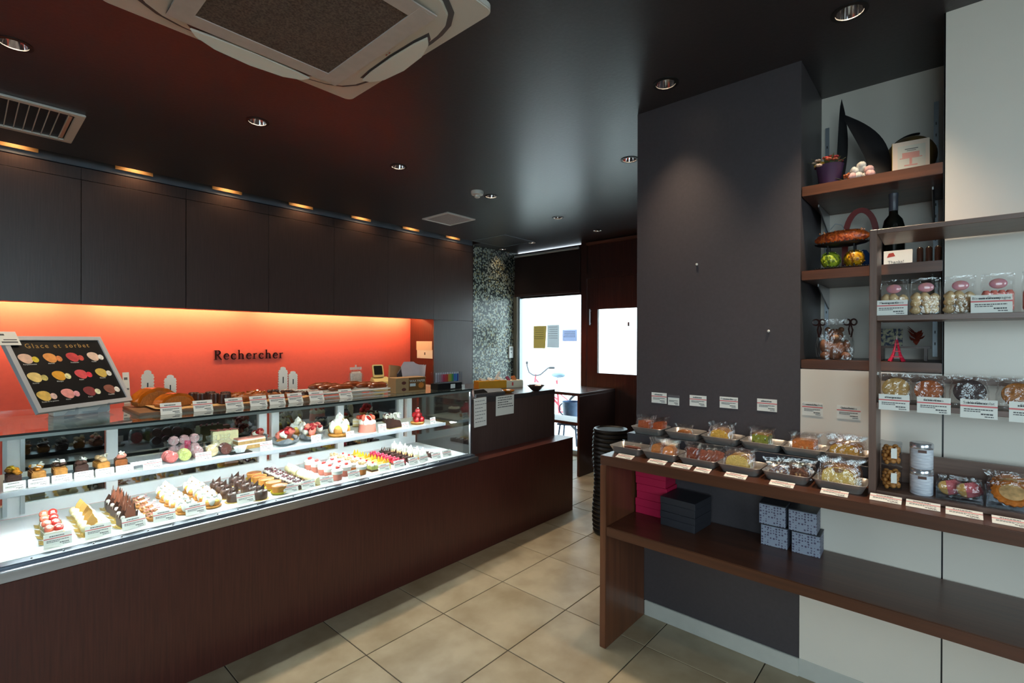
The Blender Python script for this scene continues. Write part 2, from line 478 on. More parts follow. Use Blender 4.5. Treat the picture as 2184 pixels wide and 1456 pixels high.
# ================================================================== FIXED FURNITURE
# ---- ceiling downlights
M_trim = mat('black_trim', (18, 18, 20), 0.5)
M_bulb = lamp_mat('halogen_bulb', (255, 226, 180), 60)
DL = ['at far left over the pastry case', 'over the bread board', 'over the middle of the counter', 'beside the smoke detector', 'ahead of the entrance', 'nearest the entrance door',
      'in front of the charcoal pier', 'half hidden by the charcoal pier', 'in front of the shelf niche', 'at the right corner of the ceiling hatch', 'at the front corner of the ceiling hatch', 'added out of view over the left end of the counter', 'added out of view over the shop floor before the rack', 'added out of view over the shop floor near the front window']
def downlight(i, x, y):
    t = thing('downlight', 'recessed chrome downlight ' + DL[i], 'downlight', (x, y, CEIL), 0, 'ceiling downlights')
    MB().lathe([(.050, -.004), (.058, -.003), (.058, .001), (.044, .001), (.044, -.004), (.050, -.004)], 24, cap=False).build('trim_ring', M_trim, t, True)
    MB().lathe([(.044, .0), (.040, .03), (.028, .075), (.02, .09)], 24, cap=False).build('reflector', M_chrome, t, True)
    MB().sph((0, 0, .07), (.014, .014, .012)).build('bulb', M_bulb, t, True)
    l = bpy.data.lights.new('downlight_beam', 'SPOT')
    l.energy = POWER.get(i, 60); l.color = (1.0, 0.78, 0.55); l.spot_size = R(SPOT.get(i, 96)); l.spot_blend = 1.0; l.shadow_soft_size = 0.035
    o = bpy.data.objects.new('downlight_beam', l); col.objects.link(o); o.parent = t; o.location = (0, 0, 0.05)
POWER = {6: 46, 8: 80, 9: 6, 10: 6, 12: 24, 13: 20, 11: 20, 4: 20, 5: 10, 7: 24}
SPOT = {6: 70, 8: 80}
for i, (x, y) in enumerate(DOWN): downlight(i, x, y)

# ---- trench lamps above the wall cabinets
M_warmpl = mat('cream_reflector', (190, 150, 100), 0.5)
for k in range(8):
    x = -0.395 + .61*k
    t = thing('cove_lamp', 'warm cove lamp glowing in the ceiling trench above %s wall cabinet' % ['the leftmost', 'the left edge', 'the second', 'the third', 'the fourth', 'the fifth', 'the sixth', 'the last'][k], 'lamp', (x, 4.36, 2.70), 0, 'cove lamps over the cabinets')
    MB().box(-.11, .11, .030, .040, -.085, .04).box(-.115, -.105, -.02, .04, -.05, .04).box(.105, .115, -.02, .04, -.05, .04).build('housing', M_warmpl, t)
    MB().cyl((-.05, 0, .015), .012, .1, 12, rot=(0, R(90), 0)).build('bulb', lamp_mat('cove_bulb', (255, 190, 110), 1.5), t, True)
    l = bpy.data.lights.new('cove_beam', 'SPOT'); l.energy = 3.0; l.color = (1, .62, .32); l.spot_size = R(130); l.spot_blend = .8; l.shadow_soft_size = .03
    o = bpy.data.objects.new('cove_beam', l); col.objects.link(o); o.parent = t; o.location = (0, -.03, .0)

# ---- smoke detector
t = thing('smoke_detector', 'round white smoke detector on the dark ceiling', 'detector', (2.727, 2.804, CEIL))
MB().lathe([(.05, 0), (.052, -.012), (.046, -.028), (.03, -.032)], 24).build('base', M_whitep, t, True)
MB().lathe([(.022, -.03), (.022, -.048), (.016, -.052)], 16).build('sensor_head', M_whitep, t, True)

# ---- ceiling cassette air conditioner
t = thing('air_conditioner', 'square white ceiling cassette air conditioner with dark grey filter', 'air conditioner', (0.775, 1.685, CEIL))
M_ac = mat('ac_white', (228, 222, 212), 0.4)
M_acflap = mat('ac_flap', (236, 230, 218), .35)
M_acd = mat('ac_shadow_gap', (84, 80, 80), 0.5)
def rrect(hx, hy, r, n=6):
    p = []
    for (cx, cy, a) in ((hx-r, hy-r, 0), (-hx+r, hy-r, 90), (-hx+r, -hy+r, 180), (hx-r, -hy+r, 270)):
        for k in range(n+1):
            q = R(a+90*k/n); p.append((cx+r*math.cos(q), cy+r*math.sin(q)))
    return p
def flatslab(poly, z0, z1): return MB().prism(poly, z1-z0, Matrix.Translation((0, 0, z0)))
flatslab(rrect(.475, .485, .035), -.028, -.001).build('panel', M_ac, t, bev=.004)
ring = []
for k in range(48):
    a = 2*PI*k/48; s_, c_ = math.sin(a), math.cos(a)
    q = .44/(abs(c_)**4.5+abs(s_)**4.5)**(1/4.5)
    ring.append((q*c_, q*s_))
flatslab([(x*1.005, y*1.005) for x, y in ring], -.032, -.027).build('shadow_gap', M_acd, t)
flatslab([(x*.965, y*.965) for x, y in ring], -.040, -.027).build('intake_cover', M_ac, t, bev=.004)
for k in range(4):
    pts = [(-.225, -.004), (-.20, .022), (-.13, .046), (0, .056), (.13, .046), (.20, .022), (.225, -.004), (.15, -.012), (0, -.016), (-.15, -.012)]
    m = Matrix.Rotation(R(90*k), 4, 'Z') @ Matrix.Translation((0, .385, -.058)) @ Matrix.Rotation(R(-16), 4, 'X')
    MB().prism(pts, .010, m).build('louver_flap', M_acflap, t, bev=.002)
    MB().prism([(x*1.05, y*1.15) for x, y in pts], .002, Matrix.Rotation(R(90*k), 4, 'Z') @ Matrix.Translation((0, .385, -.0415))).build('outlet_gap', M_acd, t)
M_tape = mat('paper_tape', (214, 202, 196), 0.8, var=.04, scale=30)
fx0, fx1, fy0, fy1 = .53-.775, 1.045-.775, 1.40-1.685, 1.985-1.685
MB().box(fx0, fx1, fy0, fy1, -.050, -.040).build('filter', mat('grey_filter_mat', (106, 92, 84), 0.95, var=.45, scale=150, bump=.3, detail=2), t)
k = 0
for (a, b, c, d) in ((fx0-.06, fx1+.06, fy1-.01, fy1+.06), (fx0-.06, fx1+.06, fy0-.06, fy0+.01), (fx0-.06, fx0+.01, fy0-.05, fy1+.05), (fx1-.01, fx1+.06, fy0-.05, fy1+.05)):
    k += 1; MB().box(a, b, c, d, -.0525-.0006*k, -.049).build('tape_strip', M_tape, t)
MB().cbox((.32, -.08, -.042), (.006, .028, .002)).build('maker_plate', M_acd, t)
MB().cbox((.355, -.02, -.041), (.004, .01, .004)).cbox((.355, .0, -.041), (.004, .01, .004)).build('latch', M_chrome, t)

# ---- long slatted ceiling grille
t = thing('air_grille', 'long white slatted air grille in the ceiling at far left', 'grille', (0, 3.68, CEIL))
MB().box(-.70, .435, -.265, -.225, -.012, -.001).box(-.70, .435, .225, .265, -.012, -.001).box(.395, .435, -.225, .225, -.012, -.001).box(-.70, -.66, -.225, .225, -.012, -.001).build('frame', M_whitep, t, bev=.003)
MB().box(-.66, .395, -.225, .225, -.0025, -.001).build('dark_throat', M_black, t)
sm = MB().box(-.002, .002, -.225, .225, -.010, -.0028).mesh('slat')
for k in range(28): put('slat', sm, M_whitep, t, (.372-.037*k, 0, 0))
MB().box(.372, .388, -.2, .2, -.009, -.0028).build('end_strip', mat('peach_plastic', (216, 178, 160), .5), t)

# ---- square ceiling vent and access hatch
t = thing('ceiling_vent', 'square white framed vent with grey mesh in the ceiling', 'vent', (3.155, 3.64, CEIL))
MB().box(-.18, .18, -.19, -.165, -.012, -.001).box(-.18, .18, .165, .19, -.012, -.001).box(-.18, -.155, -.165, .165, -.012, -.001).box(.155, .18, -.165, .165, -.012, -.001).build('frame', M_whitep, t, bev=.002)
MB().box(-.155, .155, -.165, .165, -.008, -.001).build('mesh_face', mat('vent_mesh', (168, 162, 160), .7, var=.25, scale=300), t)
t = thing('access_hatch', 'dark square ceiling hatch with thin metal rim near the entrance', 'hatch', (4.295, 3.97, CEIL))
MB().box(-.265, .265, -.265, -.25, -.005, -.0005).box(-.265, .265, .25, .265, -.005, -.0005).box(-.265, -.25, -.25, .25, -.005, -.0005).box(.25, .265, -.25, .25, -.005, -.0005).build('rim', M_alu, t)
MB().box(-.25, .25, -.25, .25, -.003, -.0005).build('lid', M_ceil, t)

# ---- wall cabinets
cab_x = [-0.695, -0.08, 0.535, 1.149, 1.765, 2.369, 2.974, 3.591]
ordw = ['leftmost, at the edge of the picture', 'over the sorbet menu', 'second wide door right of the menu', 'over the bread board', 'right of the gold letters', 'fourth right of the sorbet menu', 'last before the tall cabinet']
for k in range(7):
    x0, x1 = cab_x[k], cab_x[k+1]
    t = thing('wall_cabinet', 'dark wenge wall cabinet above the coral wall, ' + ['leftmost', 'at the left picture edge', 'second from the left edge', 'third from the left edge', 'fourth from the left edge, above the lettering', 'fifth from the left edge', 'last before the tall cabinet'][k], 'cabinet', (x0, 4.40, 1.652), 0, 'wenge wall cabinets')
    w = x1-x0
    MB().box(.001, w-.001, .02, .20, .004, .925).box(.001, w-.001, .20, .44, .075, .925).build('carcass', M_cab, t)
    g = .0035 if k == 2 else .0015
    MB().box(.0015, w-g, 0, .019, 0, .842).build('door', M_cab, t, bev=.0008, seg=1)
    MB().box(.001, w-.001, .002, .02, .846, .925).build('fascia', M_cab, t)
t = thing('tall_cabinet', 'tall dark wenge cupboard beside the mosaic wall', 'cabinet', (3.591, 4.40, 0))
MB().box(.001, .612, .02, .44, 0.0, 2.577).build('carcass', wood('wenge_red_lit', (96, 46, 36), (66, 30, 24), .35, 2, 14), t)  # carcass redder than the doors, coral wall's glow put into its colour
MB().box(.0015, .613, 0, .019, 1.652, 2.494).build('door', M_cab, t, bev=.0008, seg=1)
MB().box(.0015, .613, 0, .019, .05, 1.647).build('door', M_cab, t, bev=.0008, seg=1)
MB().box(.001, .613, .002, .02, 2.498, 2.577).build('fascia', M_cab, t)

# ---- hidden warm tube lamps washing the coral wall
for k, (a, b) in enumerate(((-.62, .50), (.60, 1.72), (1.82, 2.94), (3.0, 3.55))):
    t = thing('wall_wash_lamp', 'warm tube lamp under the wall cabinets lighting the coral wall, %s' % ['leftmost', 'second', 'third', 'rightmost'][k], 'lamp', ((a+b)/2, 4.69, 1.700), 0, 'wall washing tube lamps')
    h = (b-a)/2
    MB().cyl((-h, 0, 0), .010, 2*h, 12, rot=(0, R(90), 0)).build('tube', lamp_mat('warm_tube', (255, 206, 140), 88), t, True)
    MB().box(-h, h, -.03, .03, .012, .017).build('mount', M_whitep, t)

# ---- counter base (front, register step, tall register part)
t = thing('counter', 'long dark wenge service counter with stepped register end', 'counter', (0, 0, 0))
MB().box(-1.6, 3.39, 2.333, 2.39, 0.0, .602).build('front_panel', M_counter, t, bev=.001, seg=1)
MB().box(-1.6, 2.288, 2.39, 3.10, 0.0, .585).build('plinth_body', M_counter, t)
MB().box(2.2885, 3.39, 2.39, 3.40, 0.0, .602).build('register_base', M_counter, t)
MB().box(2.30, 3.392, 2.331, 2.487, .6022, .6085).build('step_top', M_counter, t)
MB().box(2.2895, 3.34, 2.487, 3.40, .6087, .965).build('register_panel', M_cab, t)
MB().box(2.2895, 3.342, 2.485, 3.402, .9652, 1.0).build('register_top', wood('wenge_top', (74, 66, 66), (54, 46, 46), .3, 0, 10), t, bev=.0015, seg=1)

CASE_A, CASE_B = 185, 80
# ---- refrigerated pastry case
CX0, CX1 = 0.075, 2.285
t = case = thing('pastry_case', 'glass fronted refrigerated pastry case with steel base rail', 'display case', (0, 0, 0))
MB().box(CX0-.02, CX1+.003, 2.331, 2.36, .6035, .640).build('steel_band', M_steel, t, bev=.002)
MB().box(CX0-.02, CX1, 2.36, 2.412, .6035, .650).build('glass_channel', mat('grey_channel', (104, 110, 120), .35, .6), t, bev=.003)
MB().box(CX0, CX1-.01, 2.412, 2.985, .6035, .645).build('deck', M_casewhite, t)
MB().box(CX0+.01, CX1-.01, 2.400, 2.406, .6505, 1.078).build('front_glass', M_glass, t)
M_topglass = glass('top_glass', (236, 246, 242), 1.9, 0.0, 0.10)
MB().box(CX0, CX1, 2.395, 3.20, 1.079, 1.086).build('top_glass', M_topglass, t)
MB().box(CX0, CX1, 2.392, 2.3945, 1.0785, 1.0865).build('top_glass_edge', mat('green_glass_edge', (36, 42, 40), .2), t)
MB().box(CX0-.002, CX1+.002, 2.395, 2.412, 1.0665, 1.0785).build('top_front_rail', mat('grey_green_rail', (150, 160, 156), .3, .4), t)
for x in (CX0-.012, CX1-.014):
    MB().box(x, x+.014, 2.394, 2.41, .6505, 1.08).build('corner_post', M_steelv, t, bev=.002)
M_endglass = glass('end_glass', (232, 236, 236), 1.6, 0.0, 0.14)
MB().box(CX1-.0135, CX1-.008, 2.411, 2.98, .645, 1.079).build('end_glass', M_endglass, t)
MB().box(CX0-.01, CX0-.004, 2.411, 2.98, .645, 1.079).build('end_panel', M_steelv, t)
# rear frame with sliding mirror doors
MB().box(CX0, CX1-.02, 2.985, 3.02, 1.02, 1.078).box(CX0, CX1-.02, 2.985, 3.02, .646, .70).build('rear_frame', M_casewhite, t)
M_mirror = mat('smoked_mirror', (150, 154, 158), 0.03, 1.0)
xs = [0.20, 0.475, 1.185, 1.66, 2.16]
for x in (.145, .475, 1.165, 1.235, 1.655, 2.13, 2.205):
    MB().box(x-.022, x+.022, 2.978, 3.015, .70, 1.02).build('rear_post', M_casewhite, t, bev=.002)
for (a, b) in ((.17, .45), (.50, 1.14), (1.26, 1.63), (1.68, 2.105)):
    MB().box(a, b, 3.0, 3.006, .70, 1.02).build('sliding_door', M_mirror, t)
for x in (.118, .172):
    MB().box(x-.007, x+.007, 2.968, 2.9775, .66, 1.05).build('slotted_upright', M_steelv, t)
sl = MB().box(-.003, .003, -.001, .001, -.006, .006).mesh('slot')
# mid shelf
MB().box(CX0+.012, 2.215, 2.587, 2.955, .830, .845).build('mid_shelf', M_casewhite, t, bev=.002)
MB().box(CX0+.012, 2.215, 2.580, 2.5865, .827, .848).build('shelf_front_rail', mat('pale_rail', (206, 212, 220), .3, .3), t, bev=.002)
# deck lip, and chrome beads standing in for lamp reflections
rv = MB().sph((0, 0, 0), (.004, .004, .003), 8, 4).mesh('lamp_glint', True)
for k in range(26): put('lamp_glint', rv, M_chrome, t, (.16+.083*k, 2.380, .6505))
# price strip on the deck
MB().box(CX0, CX1-.015, 2.4125, 2.425, .6455, .650).build('deck_lip', M_casewhite, t)
def tube_lamp(label, x0, x1, y, z, e, r=.007, light_stop=False):
    q = thing('case_lamp', label, 'lamp', ((x0+x1)/2, y, z), 0, 'white tube lamps of the pastry case')
    h = (x1-x0)/2
    MB().cyl((-h, 0, 0), r, 2*h, 10, rot=(0, R(90), 0)).build('tube', lamp_mat('cool_tube_%d' % e, (246, 250, 255), e), q, True)
    MB().box(-h, h, .008, .016, -.004, .004).build('mount', M_casewhite, q)
    if light_stop: MB().box(-h-.01, h+.01, -.022, .045, .0056, .0066).build('light_stop', M_steelv, q)  # strip added over the tube to block its upward light
tube_lamp('white tube lamp along the top front edge of the pastry case', .12, 2.24, 2.435, 1.0715, CASE_A, .005, True)
tube_lamp('white tube lamp under the middle shelf of the pastry case', .12, 2.18, 2.70, .8165, CASE_B)

# ================================================================== PASTRIES
def food(name, rgb, rough=.5, var=.12, scale=90, bump=.12, coat=0, sss=0):
    return mat(name, rgb, rough, var=var, scale=scale, bump=bump, coat=coat, sss=sss)
F_choc = food('dark_chocolate', (66, 40, 32), .28, .15, 60, .05, .4)
F_chocmat = food('chocolate_sponge', (74, 44, 34), .6, .2, 150, .3)
F_chocred = food('milk_chocolate_sheet', (128, 70, 48), .35, .2, 25, .05)
F_cream = food('whipped_cream', (246, 240, 222), .5, .03, 40, .1)
F_white = food('white_meringue', (250, 247, 238), .55, .02, 60, .15)
F_pale = food('pale_custard', (244, 230, 176), .5, .06, 60, .12)
F_gold = food('golden_crust', (206, 140, 66), .5, .25, 70, .3)
F_amber = food('amber_glaze', (214, 138, 42), .2, .2, 40, .05, .5)
F_brown = food('baked_brown', (150, 84, 40), .45, .3, 60, .3)
F_red = food('strawberry_red', (214, 44, 36), .25, .15, 60, .1, .5)
F_straw = food('strawberry_cut', (238, 110, 80), .35, .15, 80, .05, .3)
F_strawc = food('strawberry_heart', (250, 208, 184), .4, .08, 80, .05)
F_berry = food('dark_berry', (86, 28, 40), .3, .25, 90, .1, .4)
F_rasp = food('raspberry', (222, 62, 92), .4, .15, 200, .4)
F_pink = food('pink_mousse', (240, 148, 128), .45, .06, 60, .05)
F_macp = food('pink_macaron', (232, 124, 118), .5, .08, 120, .1)
F_green = food('pistachio', (190, 196, 112), .5, .15, 90, .2)
F_yellow = food('yellow_glaze', (246, 196, 52), .25, .1, 50, .05, .4)
F_nut = food('chopped_nuts', (206, 168, 120), .6, .25, 120, .3)
F_caram = food('caramel_sheet', (222, 168, 92), .3, .1, 25, .02)
F_amberm = food('amber_mousse', (212, 130, 62), .35, .08, 60, .05)
F_goldp = mat('gold_card', (216, 182, 92), .35, .35)
F_yellowp = mat('yellow_paper', (236, 214, 60), .6)
F_silverp = mat('silver_foil', (210, 214, 220), .3, .6, bump=.3, scale=60)
F_whitep = mat('white_liner', (246, 246, 244), .6)

ORD = ['frontmost', 'second', 'third', 'fourth', 'fifth', 'sixth', 'seventh', 'eighth']
def blob(mb, c, r, seed=0, n=12, k=8, amp=.12, tip=0):
    """lumpy rounded dollop, optional drawn-up tip"""
    rnd = random.Random(seed)
    if not isinstance(r, tuple): r = (r, r, r)
    vs_ = []; fs = []
    ph = [rnd.uniform(0, 6.28) for _ in range(4)]
    for j in range(k+1):
        th = PI*j/k
        rr = max(.02, math.sin(th)); z = -math.cos(th)
        for i in range(n):
            a = 2*PI*i/n
            q = 1+amp*(math.sin(3*a+ph[0]+2*z)+.6*math.sin(5*a+ph[1]-3*z))*.6
            zz = z
            if tip and z > .3: zz = z+tip*(z-.3)**2; q *= (1-.25*(z-.3))
            vs_.append((c[0]+r[0]*rr*math.cos(a)*q, c[1]+r[1]*rr*math.sin(a)*q, c[2]+r[2]*zz))
    for j in range(k):
        for i in range(n):
            q = (i+1) % n
            fs.append((j*n+i, j*n+q, (j+1)*n+q, (j+1)*n+i))
    fs.append(tuple(reversed(range(n)))); fs.append(tuple(k*n+i for i in range(n)))
    return mb.add(vs_, fs)
def swirl(mb, c, r, h, seed=0, n=14, turns=3):
    """piped cream rosette: stacked shrinking rings with flutes, drawn to a point"""
    rnd = random.Random(seed); p0 = rnd.uniform(0, 6)
    k = turns*4
    vs_ = []; fs = []
    for j in range(k+1):
        u = j/k
        rr = r*(1-u)**.75*(1+.16*math.sin(u*turns*2*PI)) + r*.03
        for i in range(n):
            a = 2*PI*i/n
            q = rr*(1+.14*math.cos(6*a+u*5+p0))
            vs_.append((c[0]+q*math.cos(a), c[1]+q*math.sin(a), c[2]+h*u))
    for j in range(k):
        for i in range(n):
            q = (i+1) % n
            fs.append((j*n+i, j*n+q, (j+1)*n+q, (j+1)*n+i))
    fs.append(tuple(reversed(range(n)))); fs.append(tuple(k*n+i for i in range(n)))
    return mb.add(vs_, fs)
def scatter(mb, n, rx, ry, z, s, seed, jz=.004):
    rnd = random.Random(seed)
    for _ in range(n):
        mb.cbox((rnd.uniform(-rx, rx), rnd.uniform(-ry, ry), z+rnd.uniform(0, jz)), (s*rnd.uniform(.6, 1.4), s*rnd.uniform(.6, 1.4), s*rnd.uniform(.5, 1)), (rnd.random()*3, rnd.random()*3, rnd.random()*3))
    return mb
def petals(mb, rx, ry, z=.001):
    for sx in (-1, 1):
        for q in (-.55, .0, .55):
            m = Matrix.Translation((sx*rx, q*ry*1.6, z)) @ Matrix.Rotation(R(-25*sx), 4, 'Y')
            mb.prism([(-.008, -.011), (.008*sx+.002*sx, -.006), (.013*sx, 0), (.008*sx+.002*sx, .006), (-.008, .011)] if sx > 0 else [(.008, .011), (-.010, .006), (-.013, 0), (-.010, -.006), (.008, -.011)], .0008, m)
    return mb
def disc(r=.036): return MB().cyl((0, 0, 0), r, .0015, 20)

def mk_strawberry():
    t = thing('strawberry_shortcake', 'x', 'cake')
    petals(MB().box(-.027, .027, -.036, .036, 0, .0012), .031, .02).build('paper', F_goldp, t)
    MB().box(-.025, .025, -.033, .033, .0013, .016).box(-.025, .025, -.033, .033, .024, .036).build('sponge', F_pale, t, bev=.001, seg=1)
    MB().box(-.0255, .0255, -.0335, .0335, .016, .024).box(-.0255, .0255, -.0335, .0335, .036, .044).build('cream', F_cream, t, True, .002)
    for sx in (-1, 1):
        b = MB().sph((sx*.013, -.003, .050), (.0155, .021, .011), 12, 7, (R(28), 0, 0)).build('strawberry', F_straw if sx < 0 else F_red, t, True)
        MB().sph((sx*.013, -.012, .0565), (.007, .006, .003), 10, 5, (R(35), 0, 0)).build('heart', F_strawc, b, True)
    return t
def mk_caramel():
    t = thing('caramel_cake', 'x', 'cake')
    petals(MB().box(-.03, .03, -.033, .033, 0, .0012), .034, .02).build('paper', F_goldp, t)
    MB().box(-.022, .022, -.03, .03, .0013, .026).build('sponge', F_pale, t, bev=.002)
    for sx in (-1, 1):
        m_ = MB()
        for q in (-1, 1): blob(m_, (sx*.019, q*.015, .028), (.017, .016, .015), q+3)
        m_.build('cream_dollop', F_pale, t, True)
    MB().vprism([(-.021, .0), (.021, .0), (.017, .032), (.0, .056), (-.014, .036)], .0022, (0, -.004, .022), R(12)).build('caramel_plate', F_caram, t)
    MB().cbox((.004, -.024, .029), (.022, .012, .006), (0, 0, .3)).build('nut_crumb', F_brown, t, bev=.001, seg=1)
    return t
def mk_shard():
    t = thing('chocolate_shard_cake', 'x', 'cake')
    petals(MB().box(-.028, .028, -.035, .035, 0, .0012), .032, .02).build('paper', F_goldp, t)
    MB().box(-.024, .024, -.032, .032, .0013, .034).build('cake', F_choc, t, True, .003)
    rnd = random.Random(4)
    for k, (x, y, rz, h) in enumerate(((.012, -.012, 20, .075), (.020, .004, -35, .062), (.004, .016, 70, .068), (-.004, .0, 5, .05))):
        w = .022
        MB().vprism([(-w*.7, 0), (w, 0), (w*1.1, h*.45), (w*.75, h*.38), (w*.55, h), (w*.1, h*.6), (-w*.3, h*.8), (-w*.9, h*.3)], .002, (x, y, .028), R(rz)).build('chocolate_sheet', (F_chocred if k % 2 == 0 else F_choc), t)
    MB().cbox((-.015, -.018, .040), (.012, .012, .012), (.2, .1, .4)).build('white_cube', F_white, t, bev=.002)
    MB().cbox((-.014, .016, .039), (.011, .011, .011), (.1, .3, .9)).build('white_cube', F_white, t, bev=.002)
    return t
def mk_nuttart():
    t = thing('nut_tart', 'x', 'tart')
    MB().lathe([(.022, 0), (.028, .012), (.027, .014), (.02, .012)], 20, sy=1.25).build('crust', F_gold, t, True)
    scatter(MB(), 16, .018, .024, .016, .010, 5, .006).build('nuts', F_nut, t)
    scatter(MB(), 8, .016, .022, .019, .011, 9, .006).build('glazed_nuts', F_brown, t)
    MB().cbox((.008, -.006, .030), (.026, .014, .004), (.1, -.3, .3)).build('white_nougat', F_white, t, bev=.001, seg=1)
    MB().tube([(-.03, -.016, .024), (.034, .012, .034)], .0018, 6).tube([(-.022, .02, .026), (.030, -.02, .032)], .0018, 6).build('pink_stick', mat('pink_sugar', (206, 128, 120), .4), t)
    return t
def mk_choux():
    t = thing('cream_puff_cake', 'x', 'cake')
    MB().lathe([(.030, 0), (.034, .004), (.034, .008), (.028, .010)], 20).build('biscuit_base', F_gold, t, True)
    for k in range(4):
        a = k*PI/2+.5
        b = blob(MB(), (.019*math.cos(a), .019*math.sin(a), .020), .0145, k, amp=.07).build('puff', F_gold, t, True)
        MB().sph((.020*math.cos(a), .020*math.sin(a), .0265), (.0125, .0125, .009), 10, 5).build('glaze', food('lemon_glaze', (232, 214, 96), .25, .06, 40, .02, .4), b, True)
    mm = MB()
    for k in range(4):
        a = k*PI/2-.28
        blob(mm, (.024*math.cos(a), .024*math.sin(a), .029), (.011, .011, .018), k+9, amp=.1, tip=.4)
    swirl(mm, (0, 0, .028), .024, .046, 2)
    mm.build('whipped_cream', F_white, t, True)
    rnd = random.Random(3); mm = MB()
    for k in range(9):
        a = rnd.random()*6.28; r = .006+.012*rnd.random()
        mm.cbox((r*math.cos(a), r*math.sin(a), .066-.9*r+rnd.random()*.004), (.006, .004, .003), (rnd.random()*3, rnd.random()*3, 0))
    mm.build('nut_flakes', F_nut, t)
    return t
def mk_choccyl():
    t = thing('glazed_chocolate_cake', 'x', 'cake')
    disc(.036).build('gold_board', F_goldp, t)
    MB().lathe([(.0275, .0016), (.0285, .004), (.0285, .034), (.026, .038), (.02, .0385)], 28).build('cake', F_choc, t, True)
    MB().vprism([(-.013, 0), (.013, 0), (.011, .026)], .002, (.006, .006, .038), R(-25)).build('chocolate_chip', F_choc, t)
    MB().lathe([(.004, 0), (.006, .004), (.001, .018)], 8, (-.012, .01, .038)).build('chocolate_drop', F_choc, t, True)
    MB().cbox((-.004, -.012, .0405), (.016, .003, .003), (0, 0, .5)).build('silver_leaf', F_white, t)
    return t
def mk_tart():
    t = thing('caramel_tart', 'x', 'tart')
    MB().lathe([(.026, 0), (.036, .008), (.037, .012), (.033, .010), (.024, .0015)], 20, cap=False).build('paper_cup', F_yellowp, t)
    n = 28; mb = MB(); prof = [(.027, .0012), (.032, .034), (.0305, .036), (.028, .033)]
    mb.lathe(prof, n)
    mb.build('crust', F_gold, t, True)
    MB().lathe([(.0285, .033), (.024, .036), (.012, .038), (.001, .0385)], 20).build('caramel_top', F_brown, t, True)
    return t
def mk_berry():
    t = thing('berry_cream_cake', 'x', 'cake')
    MB().box(-.030, .030, -.030, .030, 0, .0012).build('board', F_goldp, t)
    MB().box(-.027, .027, -.027, .027, .0013, .024).build('chocolate_base', F_chocmat, t, bev=.002)
    mm = MB()
    for a in (-1, 0, 1):
        for b in (-1, 0, 1): blob(mm, (a*.017, b*.017, .028), (.012, .012, .010), a*3+b+9, 10, 6)
    mm.build('cream', F_cream, t, True)
    rnd = random.Random(8)
    for k in range(7):
        MB().sph((rnd.uniform(-.022, .022), rnd.uniform(-.022, .022), .040), (.0065, .0065, .006), 8, 5).build('cherry', F_berry, t, True)
    scatter(MB(), 10, .024, .024, .037, .008, 2, .006).build('chocolate_flakes', F_choc, t)
    return t
def mk_roll():
    t = thing('cream_roll', 'x', 'cake')
    MB().box(-.024, .024, -.036, .036, 0, .0012).build('board', F_goldp, t)
    MB().lathe([(.020, -.034), (.021, -.03), (.021, .03), (.020, .034)], 20, (0, 0, .0225), (R(90), 0, 0)).build('sponge', F_pale, t, True)
    mm = MB()
    for q in (-.02, 0, .02): swirl(mm, (0, q, .040), .013, .016, int(q*1000))
    mm.build('cream', F_white, t, True)
    return t
def cup(t, fill, h=.042):
    MB().lathe([(.0235, .001), (.0285, h)], 20, cap=False).build('cup', M_cup, t, True)
    MB().lathe([(.0225, .0015), (.0262, h*.62)], 20).build('mousse', fill, t, True)
    MB().lathe([(.0264, h*.63), (.0278, h-.002), (.020, h+.006), (.008, h+.010)], 20).build('cream', F_white, t, True)
def mk_pinkcup():
    t = thing('strawberry_mousse_cup', 'x', 'dessert cup')
    cup(t, F_pink, .05)
    MB().sph((0, -.004, .062), (.013, .009, .008), 10, 6, (.5, 0, .4)).build('strawberry', F_red, t, True)
    MB().sph((.009, .007, .061), (.008, .008, .007), 8, 5).build('berry', F_rasp, t, True)
    return t
def mk_browncup():
    t = thing('caramel_mousse_cup', 'x', 'dessert cup')
    cup(t, F_amberm, .046)
    scatter(MB(), 26, .017, .017, .054, .008, 6, .007).build('nut_crumble', F_nut, t)
    return t
def mk_green():
    t = thing('pistachio_cake', 'x', 'cake')
    MB().box(-.024, .024, -.03, .03, 0, .0012).build('board', F_goldp, t)
    MB().box(-.021, .021, -.027, .027, .0013, .010).build('chocolate_base', F_chocmat, t)
    MB().box(-.021, .021, -.027, .027, .0102, .030).build('pistachio_mousse', F_green, t, True, .002)
    mm = MB()
    for q in (-1, 1):
        for a in (-1, 1): blob(mm, (a*.011, q*.014, .036), (.011, .012, .009), q+2*a, 10, 6, tip=.6)
    mm.build('cream', F_white, t, True)
    MB().sph((0, 0, .049), .0065, 8, 6).build('berry', F_red, t, True)
    return t
def mk_yellow():
    t = thing('mango_cake', 'x', 'cake')
    MB().box(-.024, .024, -.03, .03, 0, .0012).build('board', F_goldp, t)
    MB().box(-.020, .020, -.026, .026, .0013, .030).build('yellow_mousse', food('yellow_mousse', (248, 226, 130), .4, .06), t, True, .003)
    for k, (x, y, rz) in enumerate(((-.010, -.012, 15), (.010, -.006, -20), (0, .012, 5))):
        MB().vprism([(-.013, 0), (.013, 0), (.006, .018), (.001, .034), (-.006, .016)], .003, (x, y, .028), R(rz)).build('mango_slice', F_yellow, t, bev=.001, seg=1)
    return t
def mk_rasp():
    t = thing('raspberry_bar', 'x', 'cake')
    MB().box(-.026, .026, -.018, .018, 0, .012).build('chocolate_base', F_chocmat, t)
    MB().box(-.026, .026, -.018, .018, .0122, .024).build('raspberry_jelly', food('raspberry_jelly', (200, 60, 66), .2, .1, 30, .02, .4), t, True, .001)
    for x in (-.017, 0, .017):
        mm = MB().sph((x, 0, .031), (.0085, .0085, .009), 9, 6)
        mm.build('raspberry', F_rasp, t, True)
    return t
